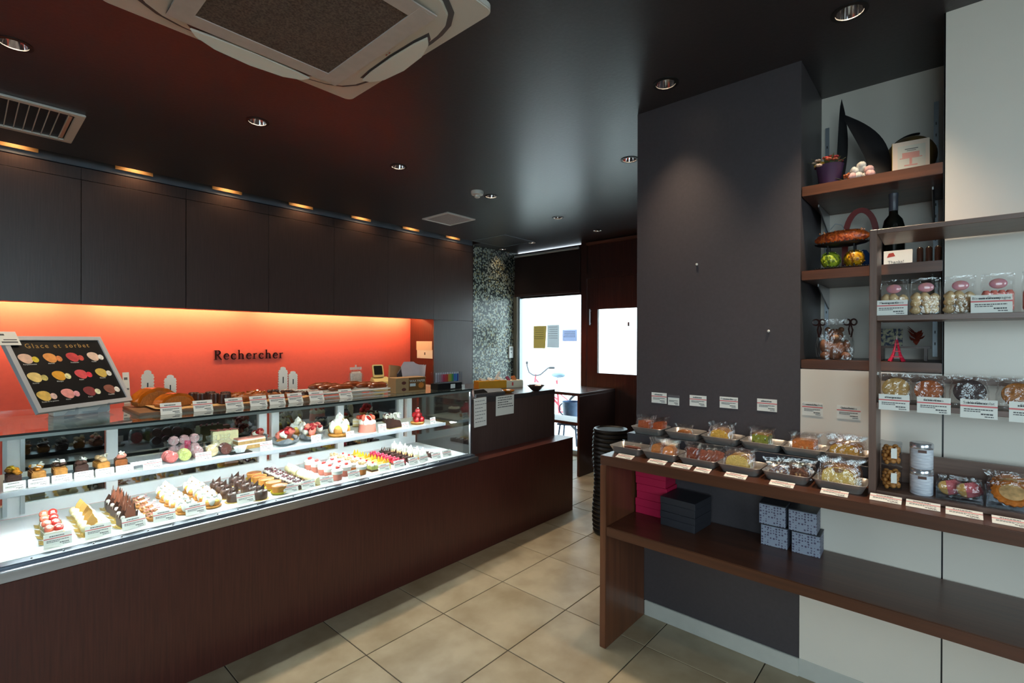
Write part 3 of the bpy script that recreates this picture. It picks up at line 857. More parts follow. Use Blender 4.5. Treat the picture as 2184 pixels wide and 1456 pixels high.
def mk_spike():
    t = thing('spiked_chocolate_cake', 'x', 'cake')
    MB().box(-.022, .022, -.022, .022, 0, .030).build('cake', F_choc, t, True, .003)
    for k, (x, y, rz) in enumerate(((-.012, 0, 20), (.010, .008, -30), (.004, -.010, 60))):
        MB().vprism([(-.010, 0), (.010, 0), (.003, .026), (-.002, .014)], .002, (x, y, .029), R(rz)).build('chocolate_spike', F_choc, t)
    return t
def mk_flame():
    t = thing('meringue_cake', 'x', 'cake')
    MB().lathe([(.022, 0), (.024, .012), (.02, .014)], 18).build('biscuit_base', F_gold, t, True)
    MB().lathe([(.020, .014), (.020, .024)], 18).build('custard', F_pale, t, True)
    mm = MB()
    for k in range(6):
        a = k*PI/3
        blob(mm, (.013*math.cos(a), .013*math.sin(a), .033), (.009, .009, .014), k, 9, 7, .08, tip=1.6)
    blob(mm, (0, 0, .042), (.011, .011, .018), 11, 9, 7, .08, tip=1.6)
    mm.build('meringue', F_white, t, True)
    return t
def mk_dots():
    t = thing('chocolate_bar_cake', 'x', 'cake')
    MB().box(-.024, .024, -.017, .017, 0, .026).build('cake', F_choc, t, True, .002)
    MB().sph((-.008, 0, .030), (.007, .007, .006), 10, 6).build('cream_dot', F_white, t, True)
    MB().sph((.010, 0, .029), (.004, .004, .004), 8, 5).build('cream_dot', F_white, t, True)
    return t

DECK = .6455
ROWS = [  # maker, what, where, x, first y, step, count
    (mk_strawberry, 'strawberry shortcake slice', 'at the left end of the case floor', .232, 2.535, .078, 4),
    (mk_caramel, 'blond cream cake with caramel plate', 'beside the strawberry row', .342, 2.525, .070, 5),
    (mk_shard, 'chocolate cake bristling with milk chocolate sheets', 'on the case floor', .450, 2.53, .076, 5),
    (mk_nuttart, 'oval nut tart with white nougat and pink sticks', 'on the case floor', .545, 2.525, .074, 5),
    (mk_choux, 'cream puff ring with tall white cream', 'in the left cream puff row', .655, 2.52, .080, 5),
    (mk_choux, 'cream puff ring with tall white cream', 'in the right cream puff row', .765, 2.52, .080, 5),
    (mk_choccyl, 'round glazed chocolate cake', 'in the left chocolate row', .860, 2.53, .082, 4),
    (mk_choccyl, 'round glazed chocolate cake', 'in the right chocolate row', .958, 2.475, .084, 5),
    (mk_tart, 'caramel tart in yellow paper cup', 'on the case floor', 1.058, 2.495, .084, 5),
    (mk_berry, 'dark cherry and cream square', 'on the case floor', 1.155, 2.50, .070, 6),
    (mk_roll, 'pale cream roll piece', 'on the case floor', 1.255, 2.51, .078, 5),
    (mk_pinkcup, 'pink strawberry mousse cup', 'on the case floor', 1.365, 2.50, .078, 5),
    (mk_browncup, 'caramel mousse cup with nut crumble', 'on the case floor', 1.515, 2.50, .078, 5),
    (mk_green, 'pistachio cake with single red berry', 'on the case floor', 1.605, 2.52, .068, 6),
    (mk_yellow, 'yellow mango cake with pointed slices', 'on the case floor', 1.685, 2.51, .068, 6),
    (mk_rasp, 'raspberry topped chocolate bar', 'on the case floor', 1.785, 2.50, .044, 8),
    (mk_spike, 'small chocolate cake with dark spikes', 'on the case floor', 1.870, 2.50, .062, 6),
    (mk_flame, 'white flame meringue cake', 'near the right case end', 1.955, 2.50, .062, 6),
    (mk_dots, 'white dotted chocolate bar cake', 'at the right case end', 2.050, 2.50, .044, 8),
]
for (mk, what, where, x, y0, dy, n) in ROWS:
    rnd = random.Random(int(x*1000))
    for k in range(n):
        w = ORD[k] if k < n-1 else 'rearmost'
        place(mk, (x+rnd.uniform(-.003, .003), y0+dy*k, DECK), R(rnd.uniform(-7, 7)), '%s, %s of row %s' % (what, w, where), what+'s '+where, {mk_tart: 1.16, mk_choccyl: 1.08, mk_choux: 1.12, mk_flame: 1.15, mk_pinkcup: 1.1, mk_browncup: 1.1}.get(mk))
# ring of strawberry cups between pink and brown rows
for k in range(3):
    place(mk_pinkcup, (1.442, 2.54+.08*k, DECK), .3, 'pink strawberry mousse cup, %s of the short row beside the nut crumble cups' % ORD[k], 'short row of pink cups')

# ---- price cards
_cards = {}
def card_meshes(w, h, stripe, fold):
    key = (round(w, 4), round(h, 4), stripe, fold)
    if key in _cards: return _cards[key]
    th = .0006
    b = MB().box(-w/2, w/2, 0, th, 0, h)
    if fold: b.add([(-w/2, th, h), (w/2, th, h), (w/2, h*.5, 0), (-w/2, h*.5, 0)], [(0, 1, 2, 3)])
    me = b.mesh('price_card'); me.materials.append(M_paper)
    sm_ = MB().box(-w/2, w/2, -.0004, -.0001, h*.60, h*.68).mesh('stripe'); sm_.materials.append(M_stripe)
    p = MB(); rnd = random.Random(int(w*9999))
    def bars(x0, x1, z, hh):
        x = x0
        while x < x1:
            q = min(x1, x+w*rnd.uniform(.03, .09)); p.box(x, q, -.0004, -.0001, z, z+hh); x = q+w*.012
    bars(-w*.30, w*.22, h*.76, h*.08)
    bars(-w*.40, w*.38, h*.44, h*.055)
    bars(-w*.40, w*.05, h*.34, h*.045)
    bars(w*.06, w*.38, h*.20, h*.075)
    bars(w*.16, w*.40, h*.08, h*.05)
    pm = p.mesh('print'); pm.materials.append(M_ink)
    _cards[key] = (me, sm_, pm)
    return _cards[key]
def text_obj(s_, size, m, parent, loc, rot=(R(90), 0, 0), ext=.0002, name='lettering', align='CENTER', space=1.0):
    cu = bpy.data.curves.new('lettering', 'FONT')
    cu.body = s_; cu.size = size; cu.extrude = ext; cu.align_x = align; cu.resolution_u = 2; cu.space_character = space
    tmp = bpy.data.objects.new('lettering', cu)
    me = bpy.data.meshes.new_from_object(tmp)
    bpy.data.objects.remove(tmp); bpy.data.curves.remove(cu)
    me.materials.clear(); me.materials.append(m)
    return put(name, me, m, parent, loc, rot)
def price_card(label, loc, w=.055, h=.036, rz=0, tilt=14, stripe=True, title=None, fold=False, group='price cards', name='price_card'):
    a, b, c = card_meshes(w, h, stripe, fold)
    o = put(name, a, M_paper, None, loc)
    o.rotation_euler = Euler((R(-tilt), 0, rz), 'XYZ')
    tag(o, label, 'price card', group)
    if stripe: put('stripe', b, M_stripe, o)
    put('print', c, M_ink, o)
    if title: text_obj(title, h*.20, M_ink, o, (0, -.0003, h*.755))
    return o
names = ['strawberry shortcakes', 'caramel plate cakes', 'chocolate sheet cakes', 'nut tarts', 'left cream puff row', '', 'left glazed chocolate row', '', 'caramel tarts', 'dark cherry squares', 'cream rolls', 'pink mousse cups', 'nut crumble cups', 'pistachio cakes', 'mango cakes', 'raspberry bars', 'spiked chocolate cakes', 'meringue cakes', 'dotted chocolate bars']
cx_ = {0: .235, 1: .350, 2: .462, 3: .565, 4: .680, 6: .885, 8: 1.095, 9: 1.185, 10: 1.285, 11: 1.445, 12: 1.43, 13: 1.64, 14: 1.745, 15: 1.85, 16: 1.93, 17: 2.03, 18: 2.12}
for k, nme in enumerate(names):
    if nme and k != 12:
        price_card('small white price card on the case floor in front of the ' + nme, (cx_[k], 2.452, .6505), .078 if k < 8 else .072, .046 if k < 8 else .042, R(random.uniform(-4, 4)), 20)

# ================================================================== MIDDLE SHELF OF THE CASE
SH = .8455
def loaf(cols, label, loc, kind):
    t = thing('loaf_cake', label, 'cake', loc, R(random.uniform(-6, 6)), 'small loaf cakes on the dark tray')
    a, b, c = cols
    MB().box(-.021, .021, -.040, .040, 0, .030).build('cake', a, t, True, .004)
    mm = MB(); rnd = random.Random(kind)
    for k in range(7): blob(mm, (rnd.uniform(-.013, .013), rnd.uniform(-.03, .03), .034+rnd.uniform(0, .012)), (.012, .014, .009), k+kind, 9, 6, .2)
    mm.build('topping', b, t, True)
    mm = MB()
    for k in range(4): mm.cbox((rnd.uniform(-.012, .012), rnd.uniform(-.034, .01), .046+rnd.uniform(0, .01)), (.018, .014, .004), (rnd.random(), rnd.random(), rnd.random()*3))
    mm.build('decor', c, t, bev=.001, seg=1)
tray = thing('black_tray', 'long black tray under the small loaf cakes', 'tray', (.30, 2.70, SH))
MB().box(-.195, .195, -.05, .05, 0, .018).build('base', M_black, tray, bev=.002)
MB().box(-.195, .195, -.0515, -.050, .0, .022).build('front_edge', M_steelv, tray)
fl = [((F_chocmat, F_amber, F_yellow), 'glazed orange', 1), ((F_gold, F_amber, F_white), 'golden with white nuts', 2), ((F_gold, F_choc, F_white), 'with chocolate chips and lemon', 3), ((F_chocmat, F_chocmat, F_white), 'of dark chocolate with white shavings', 4), ((F_gold, F_nut, F_cream), 'of pale brown dusted with sugar', 5), ((F_brown, F_pink, F_cream), 'topped with pink praline', 6)]
for k, (c, nm, sd) in enumerate(fl):
    loaf(c, 'small loaf cake %s on the black tray' % nm, (.13+.066*k, 2.70, SH+.0185), sd)
    price_card('grey price card below the loaf cake %s' % nm, (.13+.066*k, 2.612, SH+.001), .060, .032, 0, 22, False, group='price cards of the loaf cakes')

# silver tray with white card
t = thing('silver_tray', 'empty silver foil tray beside the macaron bags', 'tray', (.535, 2.70, SH))
MB().lathe([(.001, 0), (.05, 0), (.062, .014), (.064, .013), (.052, -.001+.0012)], 4, rot=(0, 0, R(45)), sx=.9, sy=.8, cap=False).build('dish', F_silverp, t)
price_card('cream price card before the silver foil tray', (.555, 2.600, SH), .068, .040, 0, 15)

def macbag(label, loc, m_, rz=0):
    t = thing('macaron_bag', label, 'sweets bag', loc, rz, 'bags of macarons on the middle shelf')
    b = MB()
    for k in range(3):
        c = MB(); y = -.02+.018*k
        c.lathe([(.006, -.008), (.019, -.007), (.021, -.003), (.018, -.002)], 16, (0, y, .022), (R(90), 0, 0)).lathe([(.018, .002), (.021, .003), (.019, .007), (.006, .008)], 16, (0, y, .022), (R(90), 0, 0))
        mc = c.build('macaron', m_, t, True)
        MB().lathe([(.0165, -.002), (.0165, .002)], 14, (0, y, .022), (R(90), 0, 0)).build('filling', F_cream, mc)
    film((.054, .07, .060), 3+int(loc[0]*100)).build('film', M_cello, t)
    t.scale = (1.25, 1.1, 1.25)
def film(s_, seed=0, pinch=.55, tail=.02):
    """crinkled clear wrapper: soft box drawn together at the top with a frilled edge"""
    rnd = random.Random(seed); mb = MB()
    n = 30; lev = [(.0, .92), (.02, 1.0), (.2, 1.03), (.38, 1.01), (.55, 1.03), (.72, .98), (.86, .92), (.96, .80*(1+pinch)/2+.1), (1.0, pinch), (1.0+tail/s_[2], pinch*1.2)]
    vs_ = []; fs = []
    for j, (u, q) in enumerate(lev):
        for i in range(n):
            a = 2*PI*i/n+.15
            c_, s2 = math.cos(a), math.sin(a)
            rr = 1/((abs(c_)**5+abs(s2)**5)**.2)
            jit = 1+rnd.uniform(-.075, .075)*(1 if j else .2)+(.10*math.sin(9*a+seed) if j > 7 else 0)
            yy = q if j < 7 else (q*.6 if j == 7 else q*.3)
            vs_.append((s_[0]/2*rr*c_*q*jit, s_[1]/2*rr*s2*yy*jit, s_[2]*u+(rnd.uniform(-.035, .035)*s_[2] if j > 1 else 0)))
    for j in range(len(lev)-1):
        for i in range(n):
            k = (i+1) % n
            fs.append((j*n+i, j*n+k, (j+1)*n+k, (j+1)*n+i))
    return mb.add(vs_, fs)
M_macs = [(F_macp, 'pink'), (F_green, 'green'), (food('mauve_macaron', (196, 150, 150), .5), 'mauve'), (food('beige_macaron', (222, 196, 150), .5), 'beige'), (food('cocoa_macaron', (104, 56, 44), .5), 'cocoa brown')]
for k, (m_, nm) in enumerate(M_macs):
    macbag('clear bag of %s macarons on the middle shelf' % nm, (.635+.058*k, 2.68-(.0 if k != 2 else -.02), SH), m_, R(random.uniform(-15, 15)))
price_card('cream price card before the mauve macaron bag', (.752, 2.600, SH), .066, .040, 0, 15)
# gift box of macarons behind
t = thing('gift_box', 'clear gift box of pink macarons with pink label', 'gift box', (.735, 2.845, SH), R(5))
MB().box(-.07, .07, -.04, .04, .0, .085).build('clear_box', M_acryl, t)
MB().box(-.012, .014, -.0405, -.0402, .012, .07).build('label', mat('hot_pink_print', (226, 60, 104), .5), t)
for k in range(6):
    MB().lathe([(.010, -.010), (.022, -.008), (.022, .008), (.010, .010)], 14, (-.045+.045*(k % 3), .0, .026+.044*(k//3)), (R(90), 0, 0)).build('macaron', food('rose_macaron', (242, 190, 186), .5), t, True)
t = thing('wafer_box', 'pale box of striped wafer sticks at the back of the shelf', 'gift box', (.93, 2.88, SH), R(-8))
MB().box(-.06, .06, -.03, .03, 0, .085).build('box', F_pale, t, True, .003)
for k in range(4): MB().cbox((-.045+.03*k, 0, .088), (.008, .06, .004), (0, 0, .5)).build('pink_stripe', F_macp, t)
t = thing('pleated_case', 'white pleated paper case on a black board on the middle shelf', 'baking case', (.925, 2.645, SH))
MB().box(-.05, .05, -.02, .04, 0, .004).build('board', M_black, t)
mb = MB(); n = 48; vs_ = []; fs = []
for j, (r, z) in enumerate(((.018, .005), (.028, .032))):
    for i in range(n):
        a = 2*PI*i/n; q = r*(1+(.08 if i % 2 else -.04)); vs_.append((q*math.cos(a), q*math.sin(a), z))
for i in range(n): k = (i+1) % n; fs.append((i, k, n+k, n+i))
mb.add(vs_, fs).build('paper_case', F_whitep, t)
t = thing('praline_cake', 'long cake with pink and white topping on the middle shelf', 'cake', (1.005, 2.745, SH), R(4))
MB().box(-.075, .075, -.035, .035, 0, .0015).build('board', F_goldp, t)
MB().box(-.07, .07, -.031, .031, .0016, .018).box(-.07, .07, -.031, .031, .026, .042).build('sponge', food('pale_sponge', (204, 160, 100), .6, .2), t, bev=.001, seg=1)
MB().box(-.0705, .0705, -.0315, .0315, .018, .026).box(-.0705, .0705, -.0315, .0315, .042, .050).build('cream', F_cream, t, True, .002)
MB().box(-.069, .069, -.030, .030, .0501, .055).build('pink_glaze', food('pink_dust', (240, 150, 130), .6, .25, 60, .3), t, True, .002)
price_card('cream price card before the pink topped cake', (1.035, 2.60, SH), .060, .048, 0, 12)
def mk_fig():
    t = thing('red_fruit_tart', 'x', 'tart')
    mb = MB(); vs_ = []; fs = []; n = 16
    for j, (r, z) in enumerate(((.035, .0), (.052, .012), (.060, .030))):
        for i in range(n):
            a = 2*PI*i/n; q = r*(1+.10*math.sin(i*2.3+j)); vs_.append((q*math.cos(a), q*math.sin(a), z+(.008*math.sin(i*1.9) if j == 2 else 0)))
    for j in range(2):
        for i in range(n): k = (i+1) % n; fs.append((j*n+i, j*n+k, (j+1)*n+k, (j+1)*n+i))
    fs.append(tuple(reversed(range(n))))
    mb.add(vs_, fs).build('foil', F_silverp, t)
    MB().lathe([(.030, .002), (.038, .020), (.030, .026)], 18).build('crust', F_gold, t, True)
    rnd = random.Random(5)
    for k in range(9):
        a = k*2.4; r = .008+.026*((k % 4)/3)
        f = MB().lathe([(.003, 0), (.014, .012), (.016, .026), (.012, .034)], 10, (r*math.cos(a), r*math.sin(a), .022+.012*(k % 3)), (R(rnd.uniform(-40, 40)), R(rnd.uniform(-40, 40)), 0), cap=False)
        w = f.build('fig_quarter', F_cream if k % 4 == 3 else food('fig_skin', (236, 130, 110), .4, .2), t, True)
        MB().sph((r*math.cos(a), r*math.sin(a)-.004, .050+.010*(k % 3)), (.013, .013, .009), 10, 6, (rnd.uniform(-.5, .5), rnd.uniform(-.5, .5), 0)).build('fig_flesh', food('fig_flesh', (178, 26, 36), .2, .25, 120, .2, .5), w, True)
    return t
place(mk_fig, (1.165, 2.685, SH), .2, 'red fig tart in silver foil, left of the pair on the shelf', 'fig tarts', 1.18)
place(mk_fig, (1.325, 2.70, SH), 1.9, 'red fig tart in silver foil, right of the pair on the shelf', 'fig tarts', 1.18)
price_card('cream price card before the right fig tart', (1.30, 2.60, SH), .056, .042, 0, 12)
place(mk_choux, (1.485, 2.69, SH), .4, 'large cream puff cake with cream crown on the middle shelf', 'large shelf cakes', 1.9)
price_card('white price card before the large cream puff cake', (1.505, 2.60, SH), .052, .036, 0, 12)
t = thing('strawberry_dome', 'pink strawberry cake with sliced berries on the middle shelf', 'cake', (1.665, 2.68, SH)); t.scale = (1.3, 1.3, 1.3)
MB().cyl((0, 0, 0), .05, .0015, 24).build('board', F_whitep, t)
MB().lathe([(.042, .0016), (.038, .040)], 24).build('pink_base', F_pink, t, True)
mm = MB()
for k in range(8): a = k*PI/4; blob(mm, (.027*math.cos(a), .027*math.sin(a), .046), (.014, .014, .014), k, 9, 6)
blob(mm, (0, 0, .058), (.026, .026, .022), 3); mm.build('cream', F_cream, t, True)
for k in range(6):
    a = k*PI/3+.3; MB().sph((.024*math.cos(a), .024*math.sin(a), .068), (.014, .007, .016), 10, 6, (R(40)*math.sin(-a), R(40)*math.cos(a), a)).build('strawberry_slice', F_straw if k % 2 else F_red, t, True)
price_card('white price card before the pink strawberry cake', (1.725, 2.60, SH), .056, .05, 0, 12)
t = thing('chocolate_cream_cake', 'chocolate cake with white chocolate curls on the middle shelf', 'cake', (1.86, 2.69, SH), R(8)); t.scale = (1.25, 1.25, 1.25)
MB().box(-.05, .05, -.03, .03, 0, .0015).build('board', F_goldp, t)
MB().add([(-.045, -.026, .0016), (.045, -.026, .0016), (.045, .026, .0016), (-.045, .026, .0016), (-.03, -.02, .05), (.035, -.02, .035), (.035, .02, .035), (-.03, .02, .05)], [(0, 3, 2, 1), (4, 5, 6, 7), (0, 1, 5, 4), (1, 2, 6, 5), (2, 3, 7, 6), (3, 0, 4, 7)]).build('cake', F_choc, t, True, .003)
mm = MB()
for k in range(6): mm.torus((-.03+.013*k, .008*(-1)**k, .060), .012, .003, 14, 5, (R(80), R(20*k), R(30*k)), 0, 4.2)
mm.build('white_curl', F_white, t, True)
MB().lathe([(.012, .0), (.016, .05), (.01, .07)], 12, (.038, .012, .002)).build('cream_column', F_cream, t, True)
price_card('white price card before the chocolate cream cake', (1.895, 2.60, SH), .054, .040, 0, 12)
t = thing('cherry_tart', 'glossy red cherry tart piled high on the middle shelf', 'tart', (2.05, 2.68, SH)); t.scale = (1.35, 1.35, 1.35)
MB().lathe([(.030, 0), (.036, .010), (.034, .014), (.02, .012)], 20).build('crust', F_gold, t, True)
for k, (x, y, z) in enumerate(((-.016, -.014, .024), (.014, -.016, .024), (0, .016, .024), (-.002, -.008, .044), (.016, .006, .042), (-.012, .008, .046), (.0, 0, .064))):
    MB().sph((x, y, z), (.0145, .0145, .0155), 12, 8).build('cherry', food('glazed_cherry', (184, 22, 30), .12, .12, 40, .02, .8), t, True)
MB().sph((0, -.002, .080), (.005, .005, .004), 8, 5).build('cream_dot', F_white, t, True)
price_card('white price card before the cherry tart', (2.125, 2.605, SH), .052, .044, R(8), 10)
# extra pieces near the back, mirrored in the sliding doors
for k, (mk, x, y, l) in enumerate(((mk_fig, 1.10, 2.885, 'red fruit tart in foil at the back of the middle shelf'), (mk_choux, 1.33, 2.89, 'cream puff cake at the back of the middle shelf'), (mk_berry, 1.58, 2.90, 'dark cherry square at the back of the middle shelf'), (mk_strawberry, 1.74, 2.90, 'strawberry slice at the back of the middle shelf'), (mk_berry, 1.97, 2.90, 'cherry square behind the chocolate cream cake'))):
    place(mk, (x, y, SH), .3*k, l, 'cakes at the back of the shelf', (.9, 1.5, 1.3, 1.1, 1.3)[k])

# ================================================================== SHOP NAME ON THE CORAL WALL
def ribbon(mb, pts, ws, t=.16):
    """stroke of varying width in the XZ plane, extruded along Y"""
    n = len(pts); L_ = []; R_ = []
    for i in range(n):
        a = pts[max(0, i-1)]; b = pts[min(n-1, i+1)]
        dx, dz = b[0]-a[0], b[1]-a[1]; d = math.hypot(dx, dz) or 1
        w = (ws[i] if isinstance(ws, list) else ws)/2
        L_.append((pts[i][0]-dz/d*w, pts[i][1]+dx/d*w)); R_.append((pts[i][0]+dz/d*w, pts[i][1]-dx/d*w))
    vs_ = [(x, 0, z) for x, z in L_]+[(x, 0, z) for x, z in R_]+[(x, t, z) for x, z in L_]+[(x, t, z) for x, z in R_]
    fs = []
    for i in range(n-1):
        fs += [(i, i+1, n+i+1, n+i), (2*n+i+1, 2*n+i, 3*n+i, 3*n+i+1), (i+1, i, 2*n+i, 2*n+i+1), (n+i, n+i+1, 3*n+i+1, 3*n+i)]
    fs += [(0, n, 3*n, 2*n), (n-1, 3*n-1, 4*n-1, 2*n-1)]
    return mb.add(vs_, fs)
def arc(cx, cz, rx, rz, a0, a1, n=22): return [(cx+rx*math.cos(R(a0+(a1-a0)*i/n)), cz+rz*math.sin(R(a0+(a1-a0)*i/n))) for i in range(n+1)]
def thick(n, f): return [f(i/n) for i in range(n+1)]
def glyph(ch):
    mb = MB(); sf = lambda x, z, w=.26: ribbon(mb, [(x-w/2, z), (x+w/2, z)], .035)
    if ch == 'R':
        ribbon(mb, [(.16, 0), (.16, 1)], .12); sf(.16, .018, .30); sf(.14, .982, .26)
        ribbon(mb, [(.16, .975)]+arc(.34, .75, .23, .225, 90, -90, 14)+[(.16, .525)], [.05]+thick(14, lambda u: .05+.075*math.sin(PI*u))+[.05])
        ribbon(mb, [(.32, .52), (.52, .22), (.66, .03), (.76, .018)], [.10, .11, .11, .03]); return mb, .80
    if ch == 'e':
        ribbon(mb, [(.07, .35), (.50, .35)], .04)
        ribbon(mb, arc(.29, .31, .24, .31, 8, 322), thick(22, lambda u: .035+.085*math.sin(PI*min(1, u*1.05))**1.5)); return mb, .58
    if ch == 'c':
        ribbon(mb, arc(.29, .31, .24, .30, 42, 322), thick(22, lambda u: .045+.08*math.sin(PI*u)**1.5)); ribbon(mb, [(.42, .54), (.48, .47)], .09); return mb, .56
    if ch == 'h':
        ribbon(mb, [(.14, 0), (.14, 1.02)], .095); sf(.14, .016, .26); ribbon(mb, [(.02, .96), (.14, 1.0)], .04)
        ribbon(mb, [(.14, .46)]+arc(.34, .42, .19, .19, 150, 0, 12)+[(.53, 0)], [.03]+thick(12, lambda u: .04+.055*u)+[.095]); sf(.53, .016, .26); return mb, .74
    ribbon(mb, [(.14, 0), (.14, .61)], .095); sf(.14, .016, .28); ribbon(mb, [(.02, .56), (.14, .60)], .04)
    ribbon(mb, [(.14, .42), (.22, .54), (.32, .60), (.40, .58)], [.03, .05, .08, .11]); return mb, .50
sign = thing('wall_sign', 'raised metal letters spelling the shop name on the coral wall', 'sign', (1.475, 4.842, 1.234))
M_letter = mat('dark_polished_letter', (120, 108, 106), .16, 1.0)
x = 0; SZ = .083
word = 'Rechercher'; adv = [glyph(c)[1] for c in word]; gap = (.605/SZ-sum(adv))/(len(word)-1)
for c, a in zip(word, adv):
    g, _ = glyph(c)
    g.v = [(p[0]*SZ, -.014+p[1]*.085, p[2]*SZ) for p in g.v]
    g.build('letter', M_letter, sign, loc=(x, 0, 0)); x += (a+gap)*SZ

# ================================================================== ON TOP OF THE PASTRY CASE
TZ = 1.0866
M_board = wood('bread_board_wood', (150, 112, 82), (116, 82, 58), .45, 0, 6)
bd = thing('bread_board', 'wooden board with baking paper on top of the pastry case', 'board', (0, 0, TZ))
MB().box(.50, 1.275, 2.565, 2.90, 0, .012).build('plank', M_board, bd, bev=.002)
pp = MB(); nx, ny = 24, 8; vs_ = []; fs = []; rnd = random.Random(2)
for j in range(ny+1):
    for i in range(nx+1):
        e = max(0, abs(i/nx-.5)*2-.85)*.06+max(0, (j/ny-.8))*.02
        vs_.append((.56+.70*i/nx, 2.585+.32*j/ny, .0128+rnd.uniform(0, .0015)+e))
for j in range(ny):
    for i in range(nx): a = j*(nx+1)+i; fs.append((a, a+1, a+nx+2, a+nx+1))
pp.add(vs_, fs).build('baking_paper', mat('baking_paper', (206, 168, 116), .6, var=.06, scale=14), bd, True)
BZ = TZ+.0148
def bun(mb, c, s_, seed, rz=0, bend=0):
    """long domed loaf with rounded ends"""
    m = Matrix.Translation(c) @ Matrix.Rotation(rz, 4, 'Z')
    vs_ = []; fs = []; n = 12; k = 12; rnd = random.Random(seed)
    for i in range(k+1):
        u = -1+2*i/k; w = max(.06, (1-abs(u)**3.2))**.6
        for j in range(n):
            a = 2*PI*j/n
            q = 1+rnd.uniform(-.03, .03)
            y = math.cos(a)*s_[1]*w*q; z = math.sin(a)*s_[2]*w*q
            vs_.append((u*s_[0], y+bend*u*u, max(-s_[2]*.55, z)+s_[2]*.55))
    for i in range(k):
        for j in range(n): q = (j+1) % n; fs.append((i*n+j, (i+1)*n+j, (i+1)*n+q, i*n+q))
    fs.append(tuple(range(n))); fs.append(tuple(reversed([k*n+j for j in range(n)])))
    return mb.add(vs_, fs, m)
F_glaze = food('golden_caramel_glaze', (196, 104, 24), .14, .35, 22, .04, .7)
def caramel_cake(label, loc, rz, s_):
    t = thing('caramel_loaf', label, 'bread', loc, rz, 'glazed caramel loaves')
    prof = [(-.9, 0), (.9, 0), (1.0, .25), (.85, .62), (.5, .88), (0, 1), (-.5, .88), (-.85, .62), (-1.0, .25)]
    MB().vprism([(x*s_[0], z*s_[2]) for x, z in prof], s_[1]).build('crumb', food('brown_crumb', (184, 112, 48), .5, .25, 120, .3, .3), t, True, .006)
    g = [(x*s_[0]*1.03, z*s_[2]*1.04) for x, z in prof[2:9]]
    top = MB(); n = len(g)
    pts = g+[(x*.86, z*.8) for x, z in reversed(g)]
    top.vprism(pts, s_[1]+.006, (0, -.003, 0)).build('caramel_glaze', F_glaze, t, True, .002)
caramel_cake('large glossy caramel loaf half at the left end of the bread board', (.615, 2.79, BZ), R(14), (.085, .07, .082))
caramel_cake('smaller glossy caramel loaf half before the large one', (.665, 2.665, BZ), R(18), (.075, .06, .062))
def mk_canele():
    t = thing('canele', 'x', 'pastry')
    n = 24; vs_ = []; fs = []; pr = [(.020, 0), (.0255, .002), (.024, .02), (.021, .046), (.017, .049), (.004, .046)]
    mb = MB()
    for j, (r, z) in enumerate(pr):
        for i in range(n):
            a = 2*PI*i/n; q = r*(1+(.07 if i % 2 else -.05)*(0 < j < 5)); vs_.append((q*math.cos(a), q*math.sin(a), z))
    for j in range(len(pr)-1):
        for i in range(n): k = (i+1) % n; fs.append((j*n+i, j*n+k, (j+1)*n+k, (j+1)*n+i))
    fs.append(tuple(reversed(range(n)))); fs.append(tuple((len(pr)-1)*n+i for i in range(n)))
    mb.add(vs_, fs).build('fluted_cake', food('burnt_crust', (66, 34, 22), .5, .3, 60, .2), t)
    MB().sph((0, 0, .0465), (.012, .012, .002), 10, 4).build('hollow', food('burnt_hollow', (84, 46, 28), .4, .2), t, True)
    return t
for k, (x, y) in enumerate(((.765, 2.80), (.775, 2.735), (.82, 2.69), (.835, 2.79), (.85, 2.635), (.885, 2.73))):
    place(mk_canele, (x, y, BZ), k, 'dark fluted canele, %s on the bread board' % ['at the back left', 'second from the left', 'in the middle', 'at the back right', 'frontmost', 'beside the croissants'][k], 'caneles')
def mk_croissant():
    t = thing('nut_pastry', 'x', 'pastry')
    bun(MB(), (0, 0, 0), (.05, .026, .022), 3, bend=.012).build('pastry', F_brown, t, True)
    mm = MB(); rnd = random.Random(6)
    for k in range(22): mm.cbox((rnd.uniform(-.034, .034), rnd.uniform(-.012, .012)+.003, .030+rnd.uniform(-.002, .005)), (.010, .007, .005), (rnd.random(), rnd.random(), rnd.random()*3))
    mm.build('glazed_nuts', food('glazed_nut_brown', (176, 92, 36), .15, .4, 90, .2, .6), t)
    return t
for k, (x, y, a) in enumerate(((.945, 2.66, .3), (.955, 2.76, .1), (1.03, 2.69, -.2), (1.045, 2.80, .2), (1.055, 2.74, .1))):
    place(mk_croissant, (x, y, BZ), a, 'brown pastry topped with glazed nuts, %s' % ['front left', 'back left', 'front middle', 'back right', 'right middle'][k], 'nut pastries on the board')
def mk_drizzle():
    t = thing('chocolate_eclair', 'x', 'pastry')
    bun(MB(), (0, 0, 0), (.045, .022, .020), 8).build('choux', F_brown, t, True)
    mm = MB(); rnd = random.Random(1)
    for k in range(9): blob(mm, (rnd.uniform(-.032, .032), rnd.uniform(-.01, .01), .034), (.010, .009, .008), k, 8, 5, .2)
    mm.build('chocolate_lumps', F_choc, t, True)
    return t
def mk_zebra():
    t = thing('striped_pastry', 'x', 'pastry')
    bun(MB(), (0, 0, 0), (.042, .022, .020), 9).build('pastry', F_choc, t, True)
    for k in range(7): MB().cbox((-.030+.010*k, 0, .0325), (.004, .036, .003), (0, 0, .5*(-1)**k)).build('sugar_stripe', F_white, t)
    return t
for k, (mk, x, y, l) in enumerate(((mk_drizzle, 1.125, 2.74, 'brown pastry with chocolate lumps, left of the pair on the board'), (mk_drizzle, 1.165, 2.66, 'brown pastry with chocolate lumps, right of the pair on the board'), (mk_zebra, 1.22, 2.76, 'dark pastry with white sugar stripes, rear one'), (mk_zebra, 1.245, 2.67, 'dark pastry with white sugar stripes, front one'))):
    place(mk, (x, y, BZ), .4-.3*k, l, 'decorated pastries on the board')
